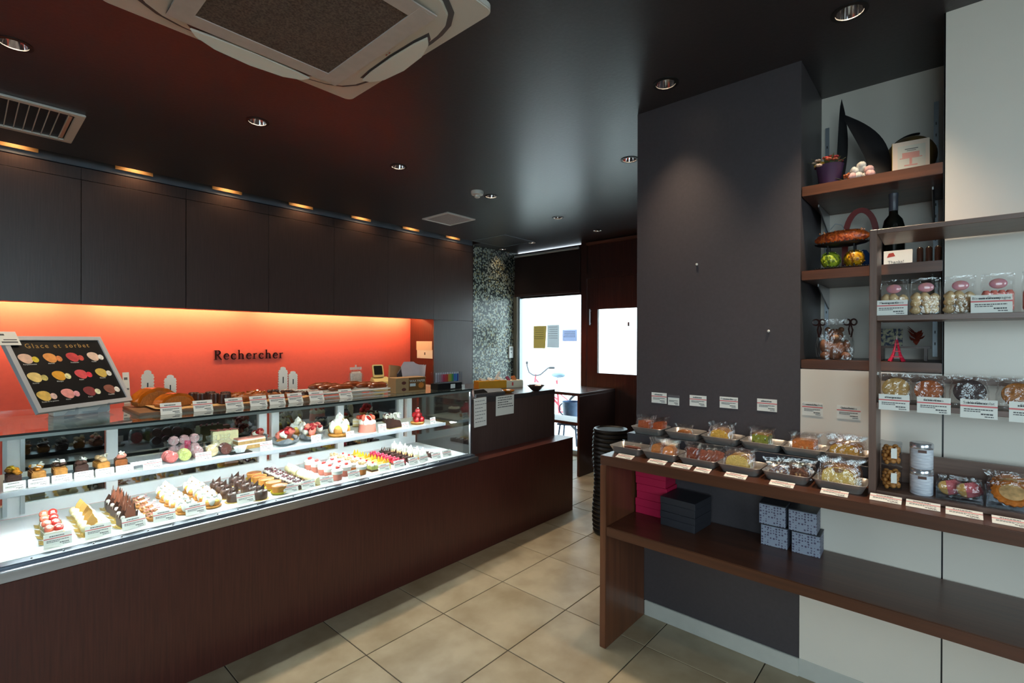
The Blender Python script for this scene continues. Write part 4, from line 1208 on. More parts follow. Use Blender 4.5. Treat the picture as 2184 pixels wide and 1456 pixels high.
# white wire rack with long rolls
rk = thing('wire_rack', 'white wire cooling rack at the right of the bread board', 'rack', (0, 0, TZ))
MB().tube([(1.30, 2.57, .03), (1.80, 2.57, .03), (1.80, 2.86, .03), (1.30, 2.86, .03), (1.30, 2.57, .03)], .004).tube([(1.30, 2.57, .010), (1.80, 2.57, .010), (1.80, 2.86, .010), (1.30, 2.86, .010), (1.30, 2.57, .010)], .004).build('rim', M_whitep, rk)
wm = MB().tube([(0, 2.57, .032), (0, 2.86, .032)], .0018, 6).mesh('wire')
for k in range(24): put('wire', wm, M_whitep, rk, (1.32+.02*k, 0, 0))
for (x, y) in ((1.31, 2.58), (1.79, 2.58), (1.31, 2.85), (1.79, 2.85)): MB().tube([(x, y, 0), (x, y, .032)], .004).build('foot', M_whitep, rk)
F_crust = food('dark_roll_crust', (128, 58, 26), .25, .35, 40, .15, .4)
for k, (x, y, a) in enumerate(((1.44, 2.82, .05), (1.45, 2.73, .10), (1.47, 2.64, .04), (1.62, 2.78, -.05), (1.66, 2.69, .06), (1.70, 2.62, .02))):
    t = thing('long_roll', 'long dark brown roll on the white wire rack, %s' % ['back left', 'middle left', 'front left', 'back right', 'middle right', 'front right'][k], 'bread', (x, y, TZ+.0342), a, 'long rolls on the wire rack')
    bun(MB(), (0, 0, 0), (.085 if k < 3 else .07, .026, .022), k).build('crust', F_crust, t, True)
    MB().cbox((0, 0, .0345), (.08, .006, .002)).build('split', food('roll_split', (176, 104, 56), .5, .2), t)
bc = [('caramel loaves', .607), ('dark caneles', .731), ('croissant row', .863), ('glazed nut pastries', .971), ('chocolate pastries', 1.062), ('striped pastries', 1.155), ('left end of the wire rack', 1.269), ('right end of the wire rack', 1.44)]
for k, (n_, x) in enumerate(bc):
    price_card('white price card standing on the case top before the ' + n_, (x, 2.53, TZ), .078, .054, R(-4+k % 3*3), 27, fold=False, group='price cards on the case top')

# ---- sorbet menu frame on an acrylic easel
t = thing('menu_frame', 'silver framed black sorbet menu leaning on a clear easel', 'menu board', (.350, 2.6925, 1.1276), R(35.6))
tl = Matrix.Rotation(R(-29.5), 4, 'X')
W, H_ = .405, .335
def tp(mb, nm, m_, par=None, **k):
    mb.v = [tuple(tl @ Vector(p)) for p in mb.v]; return mb.build(nm, m_, par or t, **k)
M_frame = mat('silver_frame', (214, 216, 220), .3, .35)
tp(MB().box(-W/2, W/2, -.012, .004, 0, .018).box(-W/2, W/2, -.012, .004, H_-.018, H_).box(-W/2, -W/2+.018, -.012, .004, .018, H_-.018).box(W/2-.018, W/2, -.012, .004, .018, H_-.018), 'frame', M_frame)
sheet = tp(MB().box(-W/2+.018, W/2-.018, -.006, .002, .018, H_-.018), 'menu_sheet', mat('black_print', (18, 17, 18), .35))
def on_sheet(x, z, y=-.0064): return tl @ Vector((x, y, z))
M_gold = mat('gold_print', (190, 150, 84), .6); M_wprint = mat('white_print', (220, 220, 214), .7)
def sheet_text(s_, size, x, z, m_, al='CENTER', sp=1.0):
    o = text_obj(s_, size, m_, sheet, on_sheet(x, z), (R(90-29.5), 0, 0), .0001, align=al, space=sp); return o
o = sheet_text('Glace et sorbet', .030, 0, H_-.052, M_gold, sp=1.35)
sc_ = [('Pamplemousse', (238, 196, 170)), ('Abricot', (240, 160, 84)), ('Framboise', (206, 66, 70)), ('Vanille', (226, 196, 176)),
       ('Ananas', (240, 208, 130)), ('Mangue', (236, 170, 50)), ('Fraise', (220, 80, 86)), ('Pistache', (204, 176, 84)),
       ('Fruits de la passion', (230, 190, 96)), ('Pêche', (236, 156, 150)), ('Cassis', (140, 56, 60)), ('Chocolat', (140, 84, 70))]
gcol = [(244, 206, 60), (236, 140, 80), (206, 80, 70), (236, 232, 224), (206, 190, 110), (240, 230, 170), (226, 50, 70), (206, 206, 200), (226, 190, 180), (240, 160, 170), (226, 226, 190), (232, 228, 222)]
for k, (nm, c) in enumerate(sc_):
    cx = -W/2+.018+.046+(k % 4)*.092; cz = H_-.098-(k//4)*.083
    e = MB()
    n = 20
    e.prism([(.026*math.cos(2*PI*i/n), .0215*math.sin(2*PI*i/n)*(1+.2*math.cos(2*PI*i/n))) for i in range(n)], .0003, Matrix.Translation(on_sheet(cx-.012, cz, -.0066)) @ Matrix.Rotation(R(90-29.5), 4, 'X') @ Matrix.Rotation(R(-22), 4, 'Z'))
    e.build('printed_scoop', mat('scoop_%d' % k, c, .6, var=.18, scale=40), sheet)
    e = MB().prism([(.0125*math.cos(2*PI*i/14), .0135*math.sin(2*PI*i/14)) for i in range(14)], .0003, Matrix.Translation(on_sheet(cx+.022, cz-.006, -.0068)) @ Matrix.Rotation(R(90-29.5), 4, 'X'))
    e.build('printed_fruit', mat('fruit_%d' % k, gcol[k], .6, var=.3, scale=120), sheet)
    sheet_text(nm, .0082, cx-.03, cz-.029, M_wprint, 'LEFT')
# clipped card on the frame corner
o = tp(MB().box(-.044, .044, -.0018, -.0006, -.030, .030), 'clipped_card', M_paper)
o.location = tl @ Vector((-W/2+.012, -.0125, H_-.012))
q = MB().box(-.036, .0, -.0021, -.0019, .012, .020).box(-.01, .036, -.0021, -.0019, -.008, -.004).box(-.02, .036, -.0021, -.0019, -.020, -.014)
q.v = [tuple(tl @ Vector(p)) for p in q.v]; q.build('print', M_ink, o)
ez = thing('easel', 'clear acrylic easel holding the sorbet menu', 'easel', (.350, 2.6925, TZ), R(35.6))
for sx in (-.07, .07):
    MB().vprism([(-.05, 0), (.12, 0), (.10, .012), (.03, .02), (.012, .036), (-.018, .036), (-.022, .052), (-.030, .052), (-.030, .026), (-.01, .012)], .006, (sx+.003, 0, 0), R(90)).build('foot', M_acryl, ez, bev=.001, seg=1)
MB().cbox((0, .03, .008), (.14, .006, .010)).build('cross_bar', M_acryl, ez)
t = thing('white_box', 'plain white carton standing behind the sorbet menu', 'box', (.345, 2.86, TZ), R(6))
MB().box(-.095, .095, -.04, .05, 0, .072).build('carton', M_paper, t, bev=.002)
MB().box(-.0955, .0955, -.0405, .0505, .040, .0408).build('lid_line', mat('carton_seam', (176, 172, 170), .8), t)

# ---- white scalloped cards along the rear edge
def scallop(label, loc, w, h, rz):
    t = thing('scalloped_card', label, 'display card', loc, rz, 'white scalloped display cards')
    pts = [(-w/2, 0), (w/2, 0)]
    n = 8
    for k in range(n):
        z = h*.82*k/n
        pts += [(w/2, z+h*.01), (w/2+.004, z+h*.05), (w/2, z+h*.09)]
    pts += [(w/2, h*.86), (w*.32, h*.88), (w*.30, h*.96), (w*.12, h), (-w*.12, h), (-w*.30, h*.96), (-w*.32, h*.88), (-w/2, h*.86)]
    for k in reversed(range(n)):
        z = h*.82*k/n
        pts += [(-w/2, z+h*.09), (-w/2-.004, z+h*.05), (-w/2, z+h*.01)]
    MB().vprism(pts, .012).build('card', M_paper, t)
    MB().box(-.003, .003, -.0006, -.0001, h*.34, h*.60).build('slot', M_black, t)
for k, (x, h, l) in enumerate(((.645, .165, 'left of the pair behind the caramel loaves'), (.745, .135, 'right of the pair behind the caramel loaves'), (1.345, .155, 'taller of the pair under the shop name'), (1.408, .125, 'shorter of the pair under the shop name'))):
    scallop('white scalloped display card, ' + l, (x, 3.13, TZ), .050, h, R(-8))
price_card('tall narrow white slip beside the sorbet menu', (.555, 3.10, TZ), .028, .16, R(10), 8, False, group='slips on the case top', name='paper_slip')

# ---- sweets bag, card terminal and boxes at the rear
t = thing('sweets_bag', 'clear tied bag of white sweets on the case top', 'sweets bag', (1.835, 3.10, TZ))
MB().box(-.042, .042, -.018, .018, 0, .105).build('sweets', mat('white_sweets', (232, 214, 200), .6, var=.1, scale=60, bump=.4), t, True, .010)
film((.10, .05, .115), 8).build('film', M_cello, t)
MB().vprism([(-.045, 0), (.045, 0), (.045, .018), (.006, .018), (.006, .034), (-.006, .034), (-.006, .018), (-.045, .018)], .003, (0, 0, .118)).build('header_card', mat('pinkish_card', (238, 206, 198), .6), t)
t = thing('card_terminal', 'cream card payment terminal with tilted screen', 'card terminal', (2.045, 3.10, TZ), R(-12))
M_bei = mat('cream_plastic', (222, 200, 136), .4)
MB().add([(-.075, -.06, 0), (.075, -.06, 0), (.075, .06, 0), (-.075, .06, 0), (-.07, -.055, .025), (.07, -.055, .025), (.06, .055, .055), (-.06, .055, .055)], [(0, 3, 2, 1), (4, 5, 6, 7), (0, 1, 5, 4), (1, 2, 6, 5), (2, 3, 7, 6), (3, 0, 4, 7)]).build('body', M_bei, t, bev=.003)
hd_ = MB().vprism(rrect(.042, .048, .012), .012); hd_.v = [tuple(Matrix.Translation((-.015, .03, .10)) @ Matrix.Rotation(R(-18), 4, 'X') @ Vector(p)) for p in hd_.v]
hd_ = hd_.build('screen_head', M_bei, t, bev=.002)
q = MB().vprism(rrect(.032, .034, .006), .002, (0, -.0015, .004)); q.v = [tuple(Matrix.Translation((-.015, .03, .10)) @ Matrix.Rotation(R(-18), 4, 'X') @ Vector(p)) for p in q.v]
q.build('screen', mat('dark_screen', (40, 40, 34), .15), hd_)
MB().cbox((-.085, -.03, .012), (.03, .05, .024)).build('cable_plug', M_black, t, bev=.004)
t = thing('leopard_pouch', 'small brown and black patterned pouch by the card terminal', 'pouch', (2.19, 3.05, TZ), R(-20))
blob(MB(), (0, 0, .042), (.055, .03, .042), 5, 16, 10, .05).build('pouch', mat('leopard_print', (176, 140, 96), .7, rgb2=(40, 32, 28), scale=60, contrast=(.46, .52)), t, True)
MB().tube([(-.045, -.01, .070), (0, -.012, .082), (.045, -.01, .070)], .003).build('zip', M_steelv, t)

# ---- wax paper carton, paper bags and pen stand near the register
t = thing('wax_paper_box', 'brown carton of wax paper with printed front', 'box', (1.865, 2.50, TZ), R(-3))
M_kraft = mat('kraft_card', (172, 134, 92), .7, var=.05, scale=40)
MB().box(-.112, .108, 0, .09, 0, .094).build('carton', M_kraft, t, bev=.0015, seg=1)
MB().box(-.02, .106, -.0006, -.0001, .012, .092).build('printed_panel', mat('brown_print', (116, 76, 32), .6), t)
text_obj('WAX PAPER', .021, M_wprint, t, (.043, -.0010, .064), name='lettering')
MB().box(-.012, .030, -.0010, -.0007, .038, .056).build('white_patch', M_wprint, t)
MB().prism([(.022*math.cos(2*PI*i/16), .018*math.sin(2*PI*i/16)) for i in range(16)], .0003, Matrix.Translation((.072, -.0007, .042)) @ Matrix.Rotation(R(90), 4, 'X')).build('bread_picture', mat('orange_print', (206, 120, 46), .6, var=.2, scale=60), t)
for z in (.062, .022):
    MB().prism([(.016*math.cos(2*PI*i/16), .010*math.sin(2*PI*i/16)) for i in range(16)], .0003, Matrix.Translation((-.055, -.0001, z)) @ Matrix.Rotation(R(90), 4, 'X')).build('oval_mark', mat('maroon_print', (96, 44, 34), .6), t)
t = thing('paper_bags', 'stack of folded translucent paper bags leaning upright behind the carton', 'paper bags', (1.985, 2.63, TZ), R(-10))
M_tissue = mat('lilac_tissue', (206, 190, 190), .7, var=.05, scale=20)
for k in range(5):
    q = MB().vprism([(-.07, 0), (.06, 0), (.055+.006*k, .15+.01*k), (.02, .185-.006*k), (-.05, .19-.008*k), (-.075, .16)], .0012)
    q.v = [tuple(Matrix.Rotation(R(-8-2*k), 4, 'X') @ Matrix.Rotation(R(3*k-4), 4, 'Y') @ Vector((p[0]+.006*k, p[1]+.008*k, p[2]))) for p in q.v]
    q.build('bag', M_tissue, t)
t = thing('brown_folder', 'brown card folder standing behind the paper bags', 'folder', (1.99, 2.80, TZ), R(12))
MB().vprism([(-.10, 0), (.05, 0), (.03, .13), (.0, .15), (-.09, .16)], .015).build('cover', mat('tan_card', (206, 150, 100), .7), t)
MB().vprism([(-.05, 0), (.05, 0), (.04, .14), (-.01, .14), (-.05, .10)], .010, (.02, -.012, 0)).build('dark_insert', mat('grey_insert', (84, 74, 80), .7), t)
t = thing('pen_stand', 'clear stand full of coloured pens on a black base', 'pen stand', (2.165, 2.475, TZ), R(0))
MB().box(-.11, .105, 0, .075, 0, .042).build('base', M_black, t, bev=.002)
MB().box(-.11, .105, .001, .074, .0425, .115).build('clear_holder', M_acryl, t)
pc = [(180, 180, 186), (176, 160, 170), (168, 150, 156), (190, 120, 140), (206, 60, 90), (214, 50, 60), (196, 70, 40), (206, 170, 60), (160, 176, 60), (60, 150, 90), (60, 110, 190), (40, 140, 200), (40, 70, 140)]
for k, c in enumerate(pc):
    p_ = MB().cyl((-.098+.0158*k, .03, .05), .0055, .05, 8).build('pen', mat('pen_%d' % k, c, .3), t, True)
    MB().cyl((-.098+.0158*k, .03, .1003), .0045, .012, 8).build('cap', mat('pen_cap', (214, 214, 220), .3), p_, True)
MB().box(.0, .04, -.0008, -.0001, .006, .034).build('label', M_paper, t)
price_card('small lilac label on the case top right of the pens', (2.268, 2.46, TZ), .026, .026, 0, 8, False, group='slips on the case top', name='paper_slip')

# ---- paper notes taped inside the tall cabinet end
t = thing('note_sheet', 'cream notice taped to the red lit cupboard side', 'notice', (3.5895, 4.565, 1.20))
MB().box(-.0015, -.0005, -.15, .14, 0, .10).build('lower_sheet', M_paper, t)
MB().box(-.0028, -.0018, -.14, .15, .095, .20).build('upper_sheet', mat('peach_paper', (240, 214, 190), .7), t)
MB().box(-.0032, -.0029, -.02, .0, .04, .07).build('mark', M_ink, t)

# ---- register top
RZ = 1.0003
t = thing('display_device', 'black and silver angled customer display at the register edge', 'device', (2.56, 2.50, RZ), 0)
MB().box(-.15, .165, -.012, .075, 0, .032).build('base', M_steelv, t, bev=.006)
q = MB().vprism([(-.16, 0), (.13, 0), (.155, .03), (.155, .055), (-.05, .07), (-.14, .06)], .012)
q.v = [tuple(Matrix.Translation((0, -.01, .012)) @ Matrix.Rotation(R(-42), 4, 'X') @ Vector(p)) for p in q.v]; q.build('cover', mat('silver_plastic', (190, 194, 200), .3, .5), t, bev=.003)
q = MB().vprism([(-.158, .006), (-.02, .006), (-.01, .03), (-.03, .058), (-.13, .056)], .002, (0, -.003, 0))
q.v = [tuple(Matrix.Translation((0, -.01, .012)) @ Matrix.Rotation(R(-42), 4, 'X') @ Vector(p)) for p in q.v]; q.build('black_panel', M_black, t)
for k, (x, w, h, z, l) in enumerate(((2.455, .125, .205, .80, 'tall typed notice hanging on the register front'), (2.713, .20, .145, .855, 'handwritten notice hanging on the register front'))):
    o = put('notice', MB().box(-w/2, w/2, -.0008, 0, 0, h).mesh('notice'), M_paper, None, (x, 2.4848, z)); o.rotation_euler = (R(1), R(-2+k*2), 0)
    tag(o, l, 'notice')
    p_ = MB(); rnd = random.Random(k)
    for j in range(7 if k == 0 else 5):
        xx = -w*.4
        while xx < w*(.15 if j % 3 == 2 else .38):
            ww = rnd.uniform(.008, .02); p_.box(xx, xx+ww, -.0011, -.0009, h*(.88-.12*j), h*(.88-.12*j)+(.004 if k == 0 else .007)); xx += ww+.005
    p_.build('handwriting', M_ink, o)['kind'] = 'stuff'
t = thing('cookie_dish', 'small amber dish with wrapped sweets on the register', 'dish', (2.86, 2.585, RZ))
MB().lathe([(.025, 0), (.05, .014), (.055, .022), (.050, .021), (.024, .003)], 18, cap=False).build('dish', mat('amber_dish', (170, 104, 30), .2, coat=.5), t, True)
for k in range(3): MB().sph((.015*math.cos(2*k), .015*math.sin(2*k), .022), (.016, .010, .008), 8, 5, (0, 0, k)).build('sweet', F_amber if k < 2 else F_white, t, True)
t = thing('lacquer_bowl', 'dark flared bowl on the register corner', 'bowl', (3.14, 2.53, RZ))
MB().lathe([(.026, 0), (.034, .004), (.072, .044), (.075, .046), (.070, .044), (.03, .008), (.001, .007)], 8, cap=False).build('bowl', mat('dark_lacquer', (62, 44, 40), .25), t)
MB().sph((-.01, 0, .030), (.03, .02, .012), 8, 5).sph((.02, .01, .032), (.02, .02, .010), 8, 5).build('sweets', food('dark_sweets', (120, 54, 44), .4), t, True)
t = thing('long_carton', 'long yellow and white open carton on the register', 'box', (3.12, 2.93, RZ), R(-18))
MB().box(-.22, .05, -.05, .05, 0, .066).build('yellow_part', mat('mustard_card', (206, 150, 40), .5, var=.1, scale=8), t, bev=.002)
MB().box(.0505, .22, -.05, .05, 0, .062).build('white_part', mat('ivory_card', (230, 228, 206), .6), t, bev=.002)
MB().cbox((.11, -.0508, .032), (.016, .001, .030)).build('red_mark', mat('red_print', (206, 90, 90), .6), t)
for k, (x, c) in enumerate(((-.16, (230, 226, 214)), (-.08, (236, 232, 226)), (.02, (226, 220, 210)), (.09, (150, 50, 80)), (.15, (190, 120, 70)))):
    MB().cbox((x, 0, .074), (.05, .05, .02), (.3*k, .2, .4*k)).build('packet', mat('packet_%d' % k, c, .5), t, bev=.004)
MB().cbox((.0, .02, .105), (.024, .014, .075), (0, R(38), 0)).build('tape_roll_handle', M_whitep, t, bev=.004)
# small remote holder on the mosaic wall
t = thing('wall_remote', 'white remote control holder on the mosaic wall', 'remote', (4.94, 4.43, 1.175))
MB().box(-.042, .042, -.022, -.0005, 0, .155).build('body', M_whitep, t, bev=.004)
MB().box(-.022, .022, -.0232, -.0222, .105, .14).build('display', mat('grey_lcd', (150, 156, 150), .3), t)
MB().box(-.010, .006, -.0232, -.0222, .065, .078).build('button', M_black, t)

# ================================================================== DISPLAY BENCH ON THE RIGHT
t = thing('display_bench', 'long walnut display bench with lower shelf along the right wall', 'bench', (0, 0, 0))
MB().box(1.96, 2.352, -1.25, 1.197, .843, .886).build('top_board', M_bench, t, bev=.0025)
MB().box(1.9605, 2.342, -1.25, 1.164, .52, .563).build('shelf_board', M_bench, t, bev=.0025)
MB().box(1.96, 2.342, 1.165, 1.197, 0, .8425).build('side_panel', M_benchv, t, bev=.002)
MB().box(1.96, 2.342, -1.25, -1.218, 0, .5195).build('side_panel', M_benchv, t, bev=.002)
BT = .8865
# boxes on the lower shelf
def lidbox(name, label, loc, s_, m_, lid, rz=0, group=None, lidh=.35, lidm=None):
    t = thing(name, label, 'box', loc, rz, group)
    MB().box(-s_[0]/2, s_[0]/2, -s_[1]/2, s_[1]/2, 0, s_[2]*(1-lidh)-.0008).build('base', m_, t, bev=.001, seg=1)
    e = .0012
    MB().box(-s_[0]/2-e, s_[0]/2+e, -s_[1]/2-e, s_[1]/2+e, s_[2]*(1-lidh), s_[2]-.0008).build('lid', lidm or m_, t, bev=.001, seg=1)
    return t
def dotted_card():
    m = bpy.data.materials.new('grey_dotted_card'); m.use_nodes = True
    nd = m.node_tree.nodes; lk = m.node_tree.links; b = nd['Principled BSDF']; b.inputs['Roughness'].default_value = .6
    tc = nd.new('ShaderNodeTexCoord'); vo = nd.new('ShaderNodeTexVoronoi'); rp = nd.new('ShaderNodeValToRGB')
    vo.inputs['Scale'].default_value = 95; vo.inputs['Randomness'].default_value = .25
    rp.color_ramp.interpolation = 'CONSTANT'
    rp.color_ramp.elements[0].color = srgb(84, 78, 100); rp.color_ramp.elements[1].position = .44; rp.color_ramp.elements[1].color = srgb(150, 156, 172)
    lk.new(tc.outputs['Object'], vo.inputs['Vector']); lk.new(vo.outputs['Distance'], rp.inputs['Fac']); lk.new(rp.outputs['Color'], b.inputs['Base Color'])
    return m
M_magenta = mat('crimson_card', (196, 28, 74), .5)
M_boxblk = mat('black_card', (44, 44, 50), .45)
M_boxgrey = dotted_card()
for k in range(3):
    lidbox('gift_carton', 'crimson gift carton, %s of the stack on the bench shelf' % ['bottom', 'middle', 'top'][k], (2.285, 1.078-.006*(k % 2), .5632+.073*k), (.115, .155, .073), M_magenta, True, 0, 'crimson cartons', .5)
for k in range(2):
    lidbox('gift_carton', 'flat black gift carton, %s of the pair on the bench shelf' % ['lower', 'upper'][k], (2.235, .905, .5632+.066*k), (.165, .165, .066), M_boxblk, True, R(-4), 'black cartons', .45)
for k, (y, z, l) in enumerate(((.535, 0, 'lower left'), (.535, 1, 'upper left'), (.420, 0, 'lower right'), (.425, 1, 'upper right'))):
    lidbox('dotted_carton', 'small grey dotted carton with dark lid, %s of four' % l, (2.282-.004*z, y+.006*z, .5632+.088*z), (.095, .098, .088), M_boxgrey, True, R(2), 'grey dotted cartons', .06, M_boxblk)

# riser under the back row of trays
t = thing('tray_riser', 'low black riser carrying the rear row of steel trays', 'riser', (0, 0, BT))
for (a, b) in ((.215, .60), (.603, .99), (.993, 1.19)):
    MB().box(2.205, 2.345, a, b, 0, .070).build('segment', mat('riser_black', (48, 48, 54), .4), t, bev=.001, seg=1)
RT = BT+.0705
def mk_tray():
    t = thing('steel_tray', 'x', 'tray')
    def ringp(hx, hy, z): return [(p[0], p[1], z) for p in rrect(hx, hy, .02, 4)]
    mb = MB(); vs_ = ringp(.0525, .0655, .0)+ringp(.0655, .080, .031)+ringp(.0665, .081, .032)+ringp(.0655, .080, .0335)+ringp(.0640, .0785, .0325)+ringp(.0515, .0645, .0015)
    n = len(vs_)//6; fs = [tuple(reversed(range(n))), tuple(range(5*n, 6*n))]
    for j in range(5):
        for i in range(n): k = (i+1) % n; fs.append((j*n+i, j*n+k, (j+1)*n+k, (j+1)*n+i))
    mb.add(vs_, fs).build('dish', M_traysteel, t, True)
    return t
FT = [1.12, .953, .785, .620, .453, .284]
BK = [1.098, .922, .752, .585, .430, .290]
tn = ['brownie', 'golden financiers', 'dark ginger bars', 'yellow butter cake', 'chocolate nut wedges', 'marbled yellow cake']
bn = ['spice cakes', 'single orange cake', 'lemon cake', 'green tea cake', 'candied fruit cake', 'raisin cake']
for k in range(6):
    place(mk_tray, (2.105, FT[k], BT), 0, 'shallow steel tray of %s in the front row' % tn[k], 'steel trays')
for k in range(6):
    place(mk_tray, (2.275, BK[k], RT), 0, 'shallow steel tray of %s in the rear row' % bn[k], 'steel trays')

# wrapped slices: front of the slice faces local -Y
def prof_round(w, h): return [(-w/2, 0), (w/2, 0), (w/2, h*.55), (w*.46, h*.78), (w*.30, h*.94), (0, h), (-w*.30, h*.94), (-w*.46, h*.78), (-w/2, h*.55)]
def prof_sq(w, h): return [(-w/2, 0), (w/2, 0), (w/2, h*.93), (w*.40, h*.99), (0, h), (-w*.40, h*.99), (-w/2, h*.93)]
def prof_tri(w, h): return [(-w/2, 0), (w/2, 0), (w*.36, h*.75), (w*.05, h), (-w*.42, h*.6)]
C_yel = food('yellow_crumb', (226, 190, 104), .7, .10, 160, .25)
C_lem = food('lemon_crumb', (214, 164, 66), .7, .2, 160, .25)
C_org = food('orange_crumb', (198, 112, 46), .6, .25, 90, .25)
C_gre = food('matcha_crumb', (132, 138, 44), .7, .2, 160, .25)
C_spi = food('spice_crumb', (168, 82, 44), .6, .2, 110, .25)
C_dark = food('ginger_crumb', (128, 58, 32), .6, .2, 110, .2)
C_cho = food('cocoa_crumb', (104, 66, 50), .6, .2, 110, .25)
C_crust = food('cake_crust', (164, 104, 52), .6, .2, 90, .2)
SPECS = {
    'butter': (prof_round(.072, .056), C_yel, C_crust, .010), 'marble': (prof_round(.082, .066), C_yel, C_crust, .011), 'lemon': (prof_round(.062, .052), C_lem, C_crust, .010),
    'green': (prof_sq(.052, .050), C_gre, C_crust, .011), 'fruit': (prof_sq(.066, .048), C_org, C_crust, .010), 'raisin': (prof_round(.078, .054), C_lem, C_crust, .011),
    'spice': (prof_sq(.046, .048), C_spi, C_spi, .014), 'fin': (prof_round(.040, .050), food('financier', (206, 128, 66), .5, .15, 80, .2), C_crust, .010), 'dark': (prof_sq(.034, .052), C_dark, C_dark, .014),
    'tri': (prof_tri(.056, .042), C_cho, C_cho, .022), 'brownie': (prof_sq(.060, .020), C_dark, C_dark, .030), 'single': (prof_round(.050, .028), C_org, C_crust, .03)}
NICE = {'butter': 'yellow butter cake', 'marble': 'yellow cake with cocoa swirl', 'lemon': 'lemon cake', 'green': 'green tea cake', 'fruit': 'candied fruit cake', 'raisin': 'raisin cake', 'spice': 'spice cake', 'fin': 'golden financier', 'dark': 'dark ginger bar', 'tri': 'chocolate nut wedge', 'brownie': 'brownie', 'single': 'orange cake'}
def slice_maker(kind):
    poly, crumb, crust, th = SPECS[kind]
    w = max(p[0] for p in poly)*2; h = max(p[1] for p in poly)
    def mk():
        t = thing('wrapped_'+kind+'_cake' if kind not in ('fin', 'tri') else ('wrapped_financier' if kind == 'fin' else 'wrapped_wedge'), 'x', 'wrapped cake')
        s_ = MB().vprism(poly, th).build('slice', crumb, t)
        n = len(poly); cp = [(x*1.035, y*1.03) for x, y in poly[2:]]
        loop = cp+[(x, y) for x, y in reversed(poly[2:])]
        if len(poly) > 5: MB().vprism(loop, th-.001, (0, .0005, 0)).build('crust', crust, t)
        if kind == 'marble':
            MB().prism([(.015*math.cos(R(-a)), .014*math.sin(R(-a))) for a in range(0, 181, 15)], .0006, Matrix.Translation((0, 0, .063)) @ Matrix.Rotation(R(90), 4, 'X')).build('cocoa_swirl', food('cocoa_swirl', (150, 106, 66), .7), s_)
        if kind in ('raisin', 'green'):
            rnd = random.Random(4)
            for k in range(8 if kind == 'raisin' else 5):
                MB().sph((rnd.uniform(-w*.42, w*.42), -.0003, rnd.uniform(.004, .016) if kind == 'raisin' else rnd.uniform(.01, .04)), (.0042 if kind == 'raisin' else .0025, .001, .0038 if kind == 'raisin' else .0025), 8, 4).build('raisin' if kind == 'raisin' else 'bean', food('raisin_dark', (56, 28, 22), .4), s_, True)
        if kind in ('fruit', 'tri'):
            rnd = random.Random(6)
            for k in range(5):
                MB().cbox((rnd.uniform(-w*.32, w*.32), -.0004, rnd.uniform(.006, h*.6)), (.008, .0016, .005), (0, rnd.random()*3, 0)).build('nut_piece', F_nut, s_)
        f = film((w+.018, th+.014, h+.012), len(kind)+int(w*1000), .9, .012)
        f.v = [(x, y+th/2, z-.0005) for x, y, z in f.v]
        f.build('film', M_cello, t)
        t.scale = (1.18, 1.0, 1.16)
        return t
    mk.__name__ = kind
    return mk
MAKE = {k: slice_maker(k) for k in SPECS}
def fill(kind, cx, cy, z, n, step=.019, tilt=10, dy=0, row='front'):
    x0 = cx-(n-1)*step/2
    for k in range(n):
        wh = ORD[k] if n > 1 else 'only'
        o = place(MAKE[kind], (x0+step*k-.006, cy+dy+random.uniform(-.004, .004), z+.0035), 0, 'clear wrapped slice of %s, %s in its tray' % (NICE[kind], wh) if n > 1 else 'clear wrapped %s lying alone in its tray' % NICE[kind], 'wrapped %ss' % NICE[kind])
        o.rotation_euler = Euler((R(-tilt), 0, R(-90+random.uniform(-5, 5))), 'XYZ')
fill('brownie', 2.10, FT[0]-.01, BT, 1, tilt=0)
fill('fin', 2.105, FT[1]+.028, BT, 3, .017); 
for k in range(3):
    o = place(MAKE['fin'], (2.075+.018*k, FT[1]-.030, BT+.0035), 0, 'clear wrapped golden financier of the right hand bunch, %s' % ORD[k], 'wrapped golden financiers right'); o.rotation_euler = Euler((R(-22), 0, R(-75)), 'XYZ')
fill('dark', 2.10, FT[2]+.040, BT, 2, .020)
for k in range(3):
    o = place(MAKE['dark'], (2.10+.012*k, FT[2]+.0-.026*k, BT+.004), 0, 'clear wrapped dark ginger bar leaning sideways, %s from the left' % ORD[k].replace('frontmost', 'first'), 'leaning ginger bars'); o.rotation_euler = Euler((R(-30), R(14), R(-80)), 'XYZ')
fill('butter', 2.105, FT[3]+.012, BT, 4, .018, 12)
for k, (dx, dy, a) in enumerate(((-.012, .030, -70), (-.012, -.030, -110), (.026, .0, -90), (.024, -.045, -80))):
    o = place(MAKE['tri'], (2.095+dx, FT[4]+dy, BT+.0035), 0, 'clear wrapped chocolate nut wedge, %s of the tray' % ['left front', 'right front', 'middle back', 'right back'][k], 'chocolate wedges'); o.rotation_euler = (R(-12), 0, R(a))
fill('marble', 2.105, FT[5]+.002, BT, 5, .017, 8)
fill('spice', 2.275, BK[0]+.030, RT, 3, .020, 10)
for k in range(3):
    o = place(MAKE['spice'], (2.262+.018*k, BK[0]-.034, RT+.0035), 0, 'clear wrapped spice cake of the right bunch, %s' % ORD[k], 'right spice cakes'); o.rotation_euler = Euler((R(-24), R(-10), R(-100)), 'XYZ')
fill('single', 2.265, BK[1]+.005, RT, 1, tilt=0)
fill('lemon', 2.275, BK[2]+.006, RT, 5, .017, 10)
fill('green', 2.275, BK[3]+.010, RT, 4, .018, 8)
fill('fruit', 2.275, BK[4]+.0, RT, 4, .018, 10)
fill('raisin', 2.275, BK[5]+.0, RT, 5, .017, 8)
tag(MB().box(2.235, 2.262, BK[1]-.055, BK[1]-.012, RT+.004, RT+.0046).build('paper_slip', M_paper), 'white paper slip lying in the single orange cake tray', 'paper slip')
